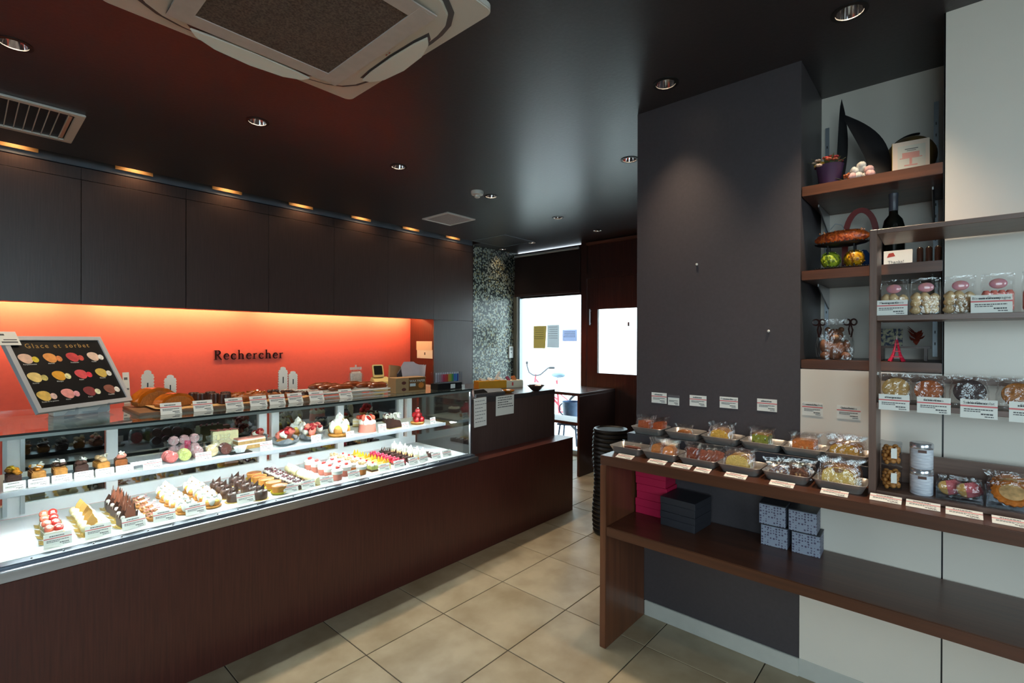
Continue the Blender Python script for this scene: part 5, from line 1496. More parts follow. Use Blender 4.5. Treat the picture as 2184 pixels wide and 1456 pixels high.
tag(MB().cbox((2.10, FT[0]+.035, BT+.010), (.018, .016, .014), (.2, .3, .4)).build('wrapped_sweet', F_white, bev=.004), 'tiny white wrapped sweet left of the brownie', 'sweet')
# price strips lying along the bench edge and cards on the wall
for k, (x, y, l) in enumerate(((1.992, 1.085, 'before the brownie tray'), (2.0, .935, 'before the financier tray'), (2.003, .829, 'between financier and ginger trays'), (1.995, .738, 'before the ginger bar tray'), (2.0, .612, 'before the butter cake tray'), (2.0, .451, 'before the nut wedge tray'), (2.008, .290, 'before the marbled cake tray'))):
    o = price_card('flat white price strip on the bench edge ' + l, (x-.02, y, BT+.001), .080 if k != 3 else .062, .036, R(-90), 74, True, group='price strips on the bench')
for k, (a, b, z0, z1, l, ti) in enumerate(((1.134, 1.053, 1.098, 1.151, 'leftmost', 'Financier'), (.936, .855, 1.100, 1.152, 'above the single orange cake', 'Citron'), (.794, .713, 1.104, 1.156, 'above the lemon cake', 'Financier Orange'), (.632, .552, 1.106, 1.160, 'above the green tea cake', 'Thé Vert'), (.456, .382, 1.105, 1.161, 'at the pier edge on the white panel', 'Caramel Praliné'), (.333, .254, 1.104, 1.158, 'rightmost, above the raisin cake', 'Cake Raisins'))):
    price_card('white price card on the wall, ' + l, (2.3535, (a+b)/2, z0), a-b, z1-z0, R(-90), 0, True, ti, group='price cards on the wall')
o = price_card('grey price card with dark header on the pier', (2.3535, 1.017, 1.094), .058, .050, R(-90), 0, False, group='price cards on the wall')
MB().box(-.029, .029, -.0005, -.0001, .038, .050).build('header', mat('dark_header', (96, 92, 96), .6), o)

# ================================================================== RACK STANDING ON THE BENCH
t = thing('bench_rack', 'brown wooden display rack standing on the bench', 'rack', (0, 0, BT))
z = lambda v: v-BT
MB().box(2.09, 2.245, .182, .203, 0, z(1.80)).build('side_panel', M_rackv, t, bev=.001, seg=1)
MB().box(2.245, 2.262, .184, .198, 0, z(1.80)).build('rear_upright', M_rackv, t)
MB().box(2.09, 2.350, -1.0, .1815, z(1.784), z(1.80)).build('top_board', M_rack, t, bev=.001, seg=1)
MB().box(2.09, 2.30, -1.0, .1815, z(1.486), z(1.504)).build('shelf_board', M_rack, t, bev=.001, seg=1)
MB().box(2.09, 2.26, -1.0, .1815, z(1.188), z(1.206)).build('shelf_board', M_rack, t, bev=.001, seg=1)
MB().box(2.262, 2.276, -1.0, .1815, z(1.27), z(1.296)).build('rear_rail', M_rack, t)
MB().box(2.09, 2.30, -1.0, .1815, 0, z(.905)).build('bottom_board', M_rack, t, bev=.001, seg=1)
MB().box(2.262, 2.278, -1.0, .1815, z(.906), z(1.012)).build('rear_board', M_rack, t)
# meringue bags
M_gel = mat('mauve_gel_sticker', (206, 140, 170), .15, rgb2=(222, 150, 120), scale=25, coat=.6)
F_mer = food('baked_meringue', (226, 190, 140), .6, .15, 60, .2)
def mk_merbag():
    t = thing('meringue_bag', 'x', 'sweets bag')
    rnd = random.Random(3)
    for k in range(9):
        x = (-.024, .0, .024)[k % 3]+rnd.uniform(-.004, .004); zz = .016+.022*(k//3)+rnd.uniform(-.003, .003); y = rnd.uniform(-.008, .008)
        MB_ = MB(); blob(MB_, (x, y, zz), (.0155, .015, .0135), k, 10, 7, .12, .5); MB_.build('meringue', F_mer, t, True)
    f = MB(); W_, D_, Hh = .076, .045, .125
    lev = [(0, .98, 1), (.05, 1, 1), (.5, 1.0, 1.0), (.7, 1, .5), (.95, .97, .10), (1.0, .97, .06)]
    vs_ = []; fs = []; n = 16
    for (u, q, d) in lev:
        for i in range(n):
            a = 2*PI*i/n; c_, s2 = math.cos(a), math.sin(a); rr = 1/((abs(c_)**6+abs(s2)**6)**(1/6))
            vs_.append((W_/2*rr*c_*q+rnd.uniform(-.0015, .0015), D_/2*rr*s2*q*d+rnd.uniform(-.0015, .0015), Hh*u))
    for j in range(len(lev)-1):
        for i in range(n): k = (i+1) % n; fs.append((j*n+i, j*n+k, (j+1)*n+k, (j+1)*n+i))
    f.add(vs_, fs).build('bag', M_cello, t)
    MB().sph((.0, -.013, .092), (.021, .005, .016), 14, 8).build('gel_sticker', M_gel, t, True)
    return t
for k, (y, l) in enumerate(((.138, 'nearest the rack side'), (.055, 'second from the rack side'), (-.030, 'third from the rack side'))):
    place(mk_merbag, (2.155, y, 1.5045), R(-90+(-6, 4, 3)[k]), 'clear bag of meringues with pink sticker, ' + l, 'meringue bags')
def mk_bisbag():
    t = copy_tree(_first[mk_merbag])
    t.name = 'biscuit_bag'
    for c in list(t.children):
        if c.name.startswith('meringue'): bpy.data.objects.remove(c)
    for k in range(4):
        MB().lathe([(.008, 0), (.0105, .006), (.0105, .055), (.006, .064)], 12, (-.026+.0175*k, 0, .008)).build('biscuit', food('rose_biscuit', (232, 128, 112), .6, .1, 80, .2), t, True)
    return t
place(mk_bisbag, (2.155, -.117, 1.5045), R(-88), 'clear bag of rose biscuits with pink sticker', 'biscuit bags')
place(mk_bisbag, (2.155, -.208, 1.5045), R(-94), 'clear bag of rose biscuits cut by the picture edge', 'biscuit bags')
price_card('white price card before the first meringue bag', (2.098, .143, 1.5045), .086, .052, R(-90), 8, True, 'Meringue Coco', group='rack price cards')
price_card('white price card before the rose biscuits', (2.098, -.100, 1.5045), .092, .056, R(-90), 8, True, 'Biscuit Champagne', group='rack price cards')
# cookie packs
def cookie_pack(label, y, m_, n=2, r=.036):
    t = thing('cookie_pack', label, 'wrapped cookies', (2.13, y, 1.2065), R(-90), 'wrapped cookies on the rack')
    for k in range(n):
        q = MB().lathe([(r*.94, -.005), (r, -.002), (r*.98, .003), (r*.6, .006)], 26, rot=(R(90), 0, 0)); q.v = [tuple(Matrix.Translation((.004*k, .016*k, r+.012)) @ Matrix.Rotation(R(-18), 4, 'X') @ Vector(p)) for p in q.v]
        q.build('cookie', m_, t, True)
    f = film((.090, .060, .088), int(y*100)+50, 1.0, .012); f.build('film', M_cello, t)
cookie_pack('clear wrapped pale brown cookies nearest the rack side', .134, food('pale_cookie', (206, 158, 92), .6, .12, 120, .3))
cookie_pack('clear wrapped orange brown cookies on the middle rack shelf', .050, food('coco_cookie', (176, 92, 44), .6, .2, 120, .3), 3, .034)
cookie_pack('clear wrapped dark chocolate cookies on the middle rack shelf', -.052, food('dark_cookie', (70, 54, 52), .6, .2, 120, .3), 2, .038)
cookie_pack('clear wrapped nut cookies at the picture edge', -.160, food('nut_cookie', (176, 110, 54), .4, .4, 90, .4), 2, .036)
for k, (a, b, z0, z1, l, ti) in enumerate(((.175, .093, 1.183, 1.236, 'pale brown', 'Vergeoise'), (.074, -.009, 1.182, 1.235, 'orange brown', 'Sablé Coco'), (-.031, -.115, 1.178, 1.236, 'dark chocolate', 'Sablé Chocolat'), (-.139, -.23, 1.176, 1.237, 'nut', 'Florentin'))):
    price_card('white price card hanging before the %s cookies' % l, (2.0885, (a+b)/2, z0), a-b, z1-z0, R(-90), 0, True, ti, group='rack price cards')
# jars
F_cook = food('amber_cookie', (206, 136, 66), .5, .2, 60, .2)
def mk_jar():
    t = thing('cookie_jar', 'x', 'jar')
    MB().lathe([(.029, .0005), (.0305, .004), (.0305, .066), (.029, .068)], 24, cap=False).build('jar', M_acryl, t, True)
    MB().lathe([(.0315, .068), (.0315, .080), (.028, .083), (.001, .083)], 24, cap=False).build('lid', M_acryl, t, True)
    rnd = random.Random(9)
    for k in range(32):
        a = k*2.4; rr = .021*math.sqrt(rnd.random()*.6+.4)
        MB().sph((rr*math.cos(a), rr*math.sin(a), .0095+.00172*k), (.0085, .0070, .0090), 8, 6, (rnd.random()*3, rnd.random()*3, 0)).build('cookie', F_cook, t, True)
    MB().cbox((-.0315, -.004, .045), (.0008, .016, .034)).build('label', M_paper, t)
    return t
def mk_wjar():
    t = thing('white_jar', 'x', 'jar')
    MB().lathe([(.028, 0), (.0305, .003), (.0308, .062), (.0295, .066)], 24).build('contents', mat('white_floss', (232, 234, 240), .6, rgb2=(196, 200, 212), scale=30, stretch=(1, 1, 5), bump=.4), t, True)
    MB().lathe([(.0312, .0662), (.0318, .070), (.0318, .083), (.029, .086)], 24).build('lid', mat('steel_lid', (214, 216, 222), .2, .8), t, True)
    MB().cbox((-.0312, .0, .060), (.0012, .022, .009)).build('label', mat('brown_label', (90, 56, 44), .5), t)
    return t
for k in range(2):
    place(mk_jar, (2.135, .144, .9055+.084*k), .2, 'clear jar of amber cookies, %s of the stack' % ['lower', 'upper'][k], 'cookie jars')
    place(mk_wjar, (2.135, .063, .9055+.0865*k), .1, 'white filled jar with steel lid, %s of the stack' % ['lower', 'upper'][k], 'white jars')
def acryl_bin(label, y, w):
    t = thing('acrylic_bin', label, 'container', (2.15, y, .9055), R(-90), 'clear bins on the rack')
    a = .0022
    MB().box(-w/2, w/2, -.04, .05, 0, a).box(-w/2, w/2, -.04, -.04+a, a, .034).box(-w/2, w/2, .05-a, .05, a, .06).box(-w/2, -w/2+a, -.04+a, .05-a, a, .045).box(w/2-a, w/2, -.04+a, .05-a, a, .045).build('bin', M_acryl, t)
acryl_bin('clear acrylic bin holding the pink cookies', -.030, .112)
acryl_bin('clear acrylic bin holding the fluted pies', -.148, .112)
F_pinkc = food('pink_cookie_icing', (214, 104, 110), .4, .08, 60, .05)
for k in range(2):
    t = thing('pink_cookie_pack', 'clear packet of half pink round cookies, %s' % ['left stack', 'right stack'][k], 'wrapped cookies', (2.15, -.008-.045*k, .9085), R(-90), 'pink cookie packets')
    for j in range(4):
        c = MB().lathe([(.021, -.0035), (.023, 0), (.021, .0035)], 20, rot=(R(90), 0, 0)); mtx = Matrix.Translation((.006*j-.008, -.012+.009*j, .030)) @ Matrix.Rotation(R(-34), 4, 'X') @ Matrix.Rotation(R(20), 4, 'Z')
        c.v = [tuple(mtx @ Vector(p)) for p in c.v]; c = c.build('cookie', F_caram, t, True)
        h2 = MB().prism([(.0235*math.cos(R(a)), .0235*math.sin(R(a))) for a in range(-80, 101, 15)], .0082, Matrix.Translation((0, .0041, 0)) @ Matrix.Rotation(R(90), 4, 'X')); h2.v = [tuple(mtx @ Vector(p)) for p in h2.v]; h2.build('icing', F_pinkc, c)
    film((.062, .060, .058), k+4, .8, .01).build('film', M_cello, t)
for k in range(2):
    t = thing('fluted_pie', 'clear wrapped fluted pie, %s' % ['front one', 'rear one'][k], 'wrapped pie', (2.128+.046*k, -.150, .9085), R(-90), 'fluted pies')
    n = 36; pr = [(.026, .0), (.046, .004), (.047, .010), (.036, .013), (.012, .012)]; vs_ = []; fs = []
    for j, (r, zz) in enumerate(pr):
        for i in range(n): a = 2*PI*i/n; q = r*(1+(.04 if i % 2 else -.04)*(j in (1, 2))); vs_.append((q*math.cos(a), q*math.sin(a), zz))
    for j in range(4):
        for i in range(n): q = (i+1) % n; fs.append((j*n+i, j*n+q, (j+1)*n+q, (j+1)*n+i))
    fs.append(tuple(reversed(range(n)))); fs.append(tuple(4*n+i for i in range(n)))
    mtx = Matrix.Translation((0, 0, .040+.010*k)) @ Matrix.Rotation(R(40), 4, 'X')
    MB().add(vs_, fs, mtx).build('pie', food('pie_brown', (196, 112, 44), .4, .3, 60, .2), t)
    MB().lathe([(.030, .0132), (.024, .0148), (.004, .0152)], 20, cap=True).add([], []).build('filling', food('nut_filling', (214, 170, 116), .4, .3, 60, .2), t, True).matrix_local = mtx
    f = film((.105, .030, .088), 6+k, .95, .008); f.v = [tuple(Vector(p)+Vector((0, .022, 0))) for p in f.v]; f.build('film', M_cello, t)
for k, (x, y, l) in enumerate(((2.03, .151, 'cookie jars'), (2.03, .056, 'white jars'), (2.02, -.040, 'pink cookie packets'), (2.012, -.142, 'fluted pies'))):
    price_card('flat white price strip on the bench below the ' + l, (x-.012, y, BT+.001), .084, .036, R(-90), 66, True, group='price strips under the rack')

# ================================================================== SHELF NICHE
S1, S2, S3 = 2.066, 1.711, 1.337
for k, (zt, th) in enumerate(((S1, .042), (S2, .040), (S3, .036))):
    t = thing('wall_shelf', 'thick walnut shelf in the wall niche, %s' % ['topmost', 'middle', 'lowest'][k], 'shelf', (0, 0, zt))
    MB().box(2.357, 2.79, .014, .462, -th, 0).build('board', M_shelf, t, bev=.002)
    if k < 2:
        for y in (.430, .045):
            MB().vprism([(0, 0), (.26, 0), (.26, -.012), (.05, -.085), (.0, -.10)], .006, (2.79, y+.003, -th-.001), R(180)).build('bracket', M_steelv, t, bev=.001, seg=1)
st = struct(bpy.data.objects.new('trim_1', None)); col.objects.link(st)
for y in (.440, .040):
    s_ = MB().box(2.792, 2.7995, y-.008, y+.008, 1.35, 2.45).build('slotted_standard', M_alu, st)
    sm_ = MB().box(2.7912, 2.7918, y-.002, y+.002, 0, .012).mesh('slot')
    for q in range(20): put('slot', sm_, M_black, s_, (0, 0, 1.40+.05*q))

# -- top shelf
t = thing('flower_pot', 'purple pot of small mixed flowers on the top niche shelf', 'flower pot', (2.44, .375, S1+.0003))
MB().lathe([(.034, 0), (.036, .003), (.050, .088), (.052, .090), (.046, .088), (.040, .07)], 24, cap=False).build('pot', mat('plum_pot', (78, 52, 84), .4), t, True)
MB().cyl((0, 0, .068), .043, .004, 16).build('moss', mat('dark_moss', (40, 40, 28), .9), t)
rnd = random.Random(12)
fc = [(196, 60, 50), (226, 190, 80), (232, 200, 180), (150, 40, 40), (206, 110, 80)]
for k in range(34):
    a = rnd.random()*6.28; rr = .060*math.sqrt(rnd.random()); zz = .106+rnd.random()*.036-rr*.35
    mm = MB(); c = (rr*math.cos(a), rr*math.sin(a), zz)
    for j in range(5): b = j*1.257; mm.sph((c[0]+.006*math.cos(b), c[1]+.006*math.sin(b), c[2]), (.0068, .0068, .0045), 6, 4)
    mm.build('blossom', mat('blossom_%d' % (k % 5), fc[k % 5], .6), t, True)
lm = mat('sage_leaf', (96, 100, 66), .6)
for k in range(12):
    a = rnd.random()*6.28; L_ = .05+rnd.random()*.03
    MB().prism([(0, -.004), (L_*.5, -.008), (L_, 0), (L_*.5, .008), (0, .004)], .0008, Matrix.Translation((.01*math.cos(a), .01*math.sin(a), .085)) @ Matrix.Rotation(a, 4, 'Z') @ Matrix.Rotation(R(-18-20*rnd.random()), 4, 'Y')).build('leaf', lm, t)
def blade(name, label, base, tip, w, m_, bow):
    b = Vector(base); e = Vector(tip); d = e-b; side = Vector((0, 1, 0)) if abs(d.normalized().y) < .9 else Vector((1, 0, 0))
    side = (Vector((-.25, 1, 0)) - d.normalized()*Vector((-.25, 1, 0)).dot(d.normalized())).normalized()
    out = d.cross(side).normalized(); n = 14; vs_ = []; fs = []
    for i in range(n+1):
        u = i/n; wd = w*(math.sin(PI*min(1, .12+u*.88))**.7)*(1 if u < .99 else .05)
        c = b+d*u+side*bow*math.sin(PI*u)
        for (s_, o_) in ((-1, 0), (0, .006), (1, 0)): vs_.append(tuple(c+side*s_*wd/2+out*o_))
    m0 = len(vs_)
    vs_ += [tuple(Vector(p)-out*.002) for p in vs_]
    for i in range(n):
        for j in range(2):
            a = i*3+j; fs.append((a, a+1, a+4, a+3)); fs.append((m0+a+1, m0+a, m0+a+3, m0+a+4))
        fs.append((i*3, i*3+3, m0+i*3+3, m0+i*3)); fs.append((i*3+5, i*3+2, m0+i*3+2, m0+i*3+5))
    o = MB().add(vs_, fs).build(name, m_, smooth=True)
    return tag(o, label, 'leaf') if label else o
M_dleaf = mat('dark_dried_leaf', (26, 24, 26), .5, var=.2, scale=20)
blade('dried_leaf', 'tall narrow dark leaf standing behind the flower pot', (2.60, .370, S1+.001), (2.66, .365, 2.515), .040, M_dleaf, -.012)
blade('dried_leaf', 'broad dark pointed leaf leaning behind the white roses', (2.475, .195, S1+.001), (2.56, .340, 2.40), .085, M_dleaf, -.030)
t = thing('rose_bunch', 'lying bunch of white and pink roses on the top shelf', 'flowers', (2.435, .265, S1+.0003))
for k, (x, y, zz) in enumerate(((-.01, .030, .022), (.0, .010, .024), (.01, -.014, .022), (-.015, -.032, .020), (0, .022, .046), (.006, -.004, .050), (-.005, -.026, .040), (.0, .0, .064))):
    mm = MB(); c = Vector((x, y, zz))
    for j in range(5):
        b = j*1.257+k; mm.sph(tuple(c+Vector((.006*math.cos(b), .006*math.sin(b), .001*j))), (.011, .011, .014), 8, 5, (.3*math.sin(b), .3*math.cos(b), 0))
    mm.build('rose', mat('white_rose' if k % 3 else 'pink_rose', (232, 226, 214) if k % 3 else (222, 176, 170), .7), t, True)
for k in range(9): MB().sph((-.02+rnd.uniform(-.01, .01), .045+rnd.uniform(-.012, .012), .012+rnd.uniform(0, .024)), .0055, 7, 5).build('berry', mat('copper_berry', (176, 96, 50), .4), t, True)
MB().prism([(0, -.004), (.03, -.016), (.055, 0), (.03, .012), (0, .004)], .001, Matrix.Translation((-.01, .055, .012)) @ Matrix.Rotation(R(105), 4, 'Z') @ Matrix.Rotation(R(-20), 4, 'Y')).build('leaf', lm, t)
t = thing('cake_book', 'pale boxed book with pink cake drawing and gold spine', 'book', (2.43, .108, S1+.0003), R(-84))
for (nm, q, m_) in (('cover', MB().box(-.056, .056, 0, .022, 0, .128), mat('cream_cover', (222, 200, 180), .5)), ('spine', MB().box(-.0575, -.056, 0, .022, 0, .128), mat('gold_spine', (206, 164, 60), .3, .7)), ('inner_panel', MB().box(-.040, .044, -.0006, -.0001, .012, .110), mat('pale_panel', (206, 200, 184), .6)),
        ('drawing', MB().box(-.026, .026, -.0010, -.0007, .062, .082).box(-.034, .034, -.0010, -.0007, .058, .0615).box(-.004, .004, -.0010, -.0007, .034, .058).box(-.020, .020, -.0010, -.0007, .028, .033), mat('pink_drawing', (214, 150, 136), .6)), ('title_line', MB().box(-.018, .022, -.0010, -.0007, .094, .097).box(-.012, .016, -.0010, -.0007, .088, .090), M_ink)):
    q.v = [tuple(Matrix.Rotation(R(-6), 4, 'X') @ Vector(p)) for p in q.v]; q.build(nm, m_, t)
t = thing('desk_globe', 'old brown globe in a black ring behind the cake book', 'globe', (2.665, .120, S1+.0003))
MB().sph((0, 0, .125), .088, 24, 16).build('ball', mat('antique_globe', (136, 104, 58), .5, rgb2=(84, 66, 40), scale=14), t, 'all')
MB().torus((0, 0, .125), .096, .005, 28, 6, (R(90), 0, R(70)), -1.3, 1.9).build('meridian', M_black, t, True)
MB().lathe([(.045, 0), (.045, .006), (.012, .014), (.008, .032)], 20).build('foot', M_black, t, True)

# -- middle shelf
t = thing('tiered_stand', 'black two tier oval stand on the middle niche shelf', 'stand', (2.47, .335, S2+.0003))
M_iron = mat('black_iron', (26, 24, 26), .4)
MB().lathe([(.04, 0), (.066, .006), (.074, .012), (.072, .013), (.064, .008), (.04, .003)], 30, sx=.75, sy=1.35, cap=True).build('lower_plate', M_iron, t, True)
MB().lathe([(.04, .105), (.066, .111), (.074, .117), (.072, .118), (.064, .113), (.04, .108)], 30, sx=.70, sy=1.30, cap=True).build('upper_plate', M_iron, t, True)
for k in range(4): a = R(45+90*k); MB().tube([(.036*math.cos(a), .065*math.sin(a), .008), (.036*math.cos(a), .065*math.sin(a), .110)], .003, 6).build('post', M_iron, t, True)
bm_ = MB().sph((0, 0, 0), .0032, 6, 4).mesh('bead', True)
for k in range(36): a = 2*PI*k/36; put('bead', bm_, M_iron, t, (.055*math.cos(a), .099*math.sin(a), .0145)); put('bead', bm_, M_iron, t, (.051*math.cos(a), .096*math.sin(a), .1195))
for k, (y, c, c2, nm) in enumerate(((.375, (176, 196, 50), (84, 110, 30), 'lime green'), (.292, (226, 170, 30), (150, 90, 24), 'yellow orange'))):
    t = thing('decorated_ball', '%s decorated ball on the lower plate of the black stand' % nm, 'ornament', (2.47, y, S2+.0135))
    MB().sph((0, 0, .0365), (.036, .037, .036), 20, 14).build('ball', mat('glitter_%d' % k, c, .3, rgb2=c2, scale=70, bump=.6, coat=.5, contrast=(.42, .52)), t, 'all')
    mm = MB(); rr = random.Random(k)
    for j in range(24):
        a = rr.random()*6.28; b = rr.uniform(-.9, 1.3); mm.sph((.0365*math.cos(a)*math.cos(b), .0375*math.sin(a)*math.cos(b), .0365+.0365*math.sin(b)), .003, 6, 4)
    mm.build('beads', mat('bead_%d' % k, c, .2, coat=.6), t, True)
t = thing('orange_ornament', 'long orange sequined ornament on the upper plate', 'ornament', (2.46, .335, S2+.1195))
bun(MB(), (0, 0, 0), (.098, .036, .034), 5, R(84)).build('body', mat('orange_sequin', (206, 96, 34), .3, rgb2=(136, 50, 22), scale=90, bump=.6, coat=.4, contrast=(.4, .55)), t, True)
mm = MB(); rr = random.Random(7)
for j in range(40): mm.sph((rr.uniform(-.022, .022), rr.uniform(-.08, .08), .046+rr.uniform(-.006, .004)), .0032, 6, 4)
mm.build('sequins', mat('copper_bead', (230, 130, 60), .2, coat=.5), t, True)
MB().tube([(0, -.012, .048), (.0, .0, .075), (0, .022, .082), (0, .040, .060)], .0016, 6).build('wire_loop', M_steelv, t, True)
t = thing('ribbon_arch', 'dark red leather strap arching behind the orange ornament', 'strap', (2.60, .285, S2+.0003))
pts = [(0, .055*math.cos(R(a)), .16+.115*math.sin(R(a))) for a in range(0, 181, 12)]
pts = [(0, .058, 0)]+pts+[(0, -.058, 0)]
ribbon(MB(), [(p[1], p[2]) for p in pts], .022, .006).build('strap', mat('oxblood_leather', (120, 30, 26), .4), t, rot=(0, 0, R(-90)))
t = thing('wine_bottle', 'dark wine bottle with grey capsule on the middle niche shelf', 'bottle', (2.50, .165, S2+.0003))
MB().lathe([(.034, 0), (.037, .003), (.037, .165), (.030, .195), (.0155, .215), (.0145, .23)], 24).build('glass', mat('dark_bottle_glass', (20, 22, 18), .08), t, True)
MB().lathe([(.0152, .2302), (.0152, .285), (.0165, .287), (.0165, .300), (.014, .302)], 20).build('capsule', mat('grey_capsule', (74, 78, 88), .35), t, True)
t = thing('blue_cloth', 'crumpled dark blue cloth behind the black stand', 'cloth', (2.62, .25, S2+.0003))
mb = MB(); nx, ny = 14, 6; vs_ = []; fs = []; rr = random.Random(3)
for j in range(ny+1):
    for i in range(nx+1): vs_.append((-.03+.06*j/ny, -.10+.20*i/nx, .002+.10*math.sin(PI*j/ny)*(.7+.3*math.sin(i*.9))+rr.uniform(0, .006)))
for j in range(ny):
    for i in range(nx): a = j*(nx+1)+i; fs.append((a, a+1, a+nx+2, a+nx+1))
mb.add(vs_, fs).build('fabric', mat('navy_cloth', (24, 62, 110), .8), t, True)
t = thing('greeting_card', 'small white Thanks card standing on the middle niche shelf', 'card', (2.415, .145, S2+.0003), R(-90))
MB().box(-.044, .044, 0, .0012, 0, .058).build('card', M_paper, t)
text_obj('Thanks!', .016, M_ink, t, (-.006, -.0004, .008), name='lettering')
MB().prism([(-.012, -.008), (.014, -.004), (.008, .010), (-.006, .008)], .0003, Matrix.Translation((-.022, -.0002, .040)) @ Matrix.Rotation(R(90), 4, 'X')).build('red_print', mat('flag_red', (176, 60, 46), .6), t)
for k in range(3):
    tag(MB().lathe([(.010, 0), (.010, .06), (.006, .066)], 12, (2.45, .080-.026*k, S2+.0003)).build('small_bottle', mat('dark_vial', (44, 30, 26), .2), smooth=True), 'tiny dark bottle right of the Thanks card, %s' % ['first', 'second', 'third'][k], 'bottle', 'tiny dark bottles')

# -- lowest shelf
t = thing('bear_bag', 'brown biscuit bear wrapped in clear film with brown ribbons', 'wrapped gift', (2.44, .355, S3+.0003), R(-75))
F_bear = food('bear_brown', (128, 84, 58), .7, .12, 60, .2)
b = MB().sph((0, 0, .045), (.045, .034, .045), 18, 12).sph((0, -.004, .103), (.030, .027, .028), 16, 10).sph((-.024, 0, .127), .011, 10, 6).sph((.024, 0, .127), .011, 10, 6)
for sx in (-1, 1): b.sph((sx*.036, -.022, .018), (.018, .028, .016), 10, 7); b.sph((sx*.040, -.014, .058), (.014, .016, .028), 10, 7)
b.build('bear', F_bear, t, True)
MB().sph((0, -.027, .096), (.013, .010, .010), 10, 6).build('muzzle', food('bear_pale', (186, 140, 100), .7), t, True)
for sx in (-.010, .010): MB().sph((sx, -.029, .110), .003, 6, 5).build('eye', M_black, t, True)
film((.125, .105, .150), 9, .75, .02).build('film', M_cello, t)
M_rib = mat('brown_ribbon', (66, 36, 32), .4)
for sx in (-1, 1):
    q = MB()
    for s2 in (-1, 1): q.torus((sx*.055+s2*.012, 0, .158), .012, .0035, 14, 5, (R(90), 0, R(20*s2)))
    q.tube([(sx*.055, -.002, .155), (sx*.062, -.008, .125), (sx*.056, -.010, .095)], .003, 5).tube([(sx*.055, -.002, .155), (sx*.048, -.008, .128), (sx*.052, -.010, .105)], .003, 5)
    q.build('bow', M_rib, t, True)
t = thing('tower_figurine', 'small crimson lattice tower figurine on the lowest niche shelf', 'figurine', (2.43, .148, S3+.0003))
M_tow = mat('crimson_metal', (196, 32, 62), .35)
cv = [(.021, 0), (.0155, .012), (.012, .022), (.0085, .036), (.006, .052), (.0035, .07), (.002, .085)]
for sx in (-1, 1):
    for sy in (-1, 1): MB().tube([(sx*r, sy*r, z_) for r, z_ in cv], [.0062, .0056, .0048, .0040, .0034, .0026, .0018], 6).build('leg', M_tow, t, True)
for (r, z_) in ((.0150, .018), (.0085, .040), (.004, .068)): MB().cbox((0, 0, z_), (2*r+.008, 2*r+.008, .003)).build('platform', M_tow, t)
MB().tube([(0, 0, .084), (0, 0, .100)], [.0018, .0006], 6).build('spire', mat('pale_tip', (226, 190, 200), .4), t, True)
t = thing('picture_postcard', 'floral picture postcard propped on the small ledge', 'postcard', (2.60, .175, S3+.06), R(-90))
MB().box(-.036, .036, 0, .002, 0, .072).build('card', mat('floral_print', (176, 170, 140), .6, rgb2=(40, 50, 80), scale=70, contrast=(.44, .54)), t)
t = thing('small_ledge', 'small wooden ledge box on the lowest niche shelf', 'stand', (2.60, .15, S3+.0003))
MB().box(-.03, .05, -.10, .07, .05, .058).build('board', M_shelf, t)
MB().box(-.02, .04, .05, .06, 0, .0498).build('leg', M_shelf, t); MB().box(-.02, .04, -.09, -.08, 0, .0498).build('leg', M_shelf, t)
t = thing('dried_leaves', 'spray of dried red brown leaves on the small ledge', 'dried leaves', (2.60, .095, S3+.0585))
for k in range(12):
    a = rr.random()*6.28; L_ = .035+.02*rr.random()
    MB().prism([(0, -.002), (L_*.4, -.011), (L_, 0), (L_*.5, .010), (0, .002)], .0008, Matrix.Translation((0, .0, .006+.004*k)) @ Matrix.Rotation(a, 4, 'Z') @ Matrix.Rotation(R(-25-30*rr.random()), 4, 'Y')).build('leaf', mat('russet_leaf', (150, 58, 36), .7), t)

# ================================================================== ENTRANCE
t = thing('console_table', 'dark open console table under the entrance window', 'table', (0, 0, 0))
MB().box(4.25, 4.98, 2.845, 2.872, 0, .835).build('end_panel', M_darkwood, t, bev=.001, seg=1)
MB().box(4.25, 4.98, 2.845, 4.38, .8352, .865).build('top_board', wood('console_top', (86, 66, 62), (62, 46, 44), .25, 1), t, bev=.001, seg=1)
MB().box(4.27, 4.60, 2.8722, 4.38, .525, .556).build('shelf_board', M_darkwood, t, bev=.001, seg=1)
MB().box(4.25, 4.98, 4.352, 4.38, 0, .8348).build('end_panel', M_darkwood, t)
t = thing('roller_blind', 'dark brown roller blind drawn down above the entrance window', 'blind', (4.985, 3.86, 2.545))
MB().box(.0, .004, -.52, .535, -.515, -.03).build('cloth', mat('espresso_cloth', (40, 26, 24), .8), t)
MB().cyl((0, -.50, 0), .018, 1.03, 14, rot=(R(-90), 0, 0)).build('roller', mat('pale_roller', (206, 212, 214), .35, .4), t, True)
MB().box(-.006, .010, -.52, .535, -.545, -.515).build('bottom_bar', M_darkwood, t)
t = thing('wicker_basket', 'dark woven basket standing behind the bench end', 'basket', (3.19, 1.86, 0))
M_wick = mat('black_wicker', (17, 12, 10), .4)
for k in range(25): MB().torus((0, 0, .02+.0305*k), .112+.006*math.sin(k*.4), .017, 28, 7).build('coil', M_wick, t, True)
MB().cyl((0, 0, 0), .105, .76, 24).build('core', mat('basket_core', (24, 18, 16), .7), t)
M_note = [('brown paper notice taped on the entrance window', (4.096, 3.899, 1.604, 1.309), (204, 188, 136)), ('grey typed notice taped on the entrance window', (3.868, 3.675, 1.612, 1.322), (222, 226, 228)), ('pale blue handwritten notice taped on the entrance window', (3.625, 3.405, 1.548, 1.405), (220, 228, 246))]
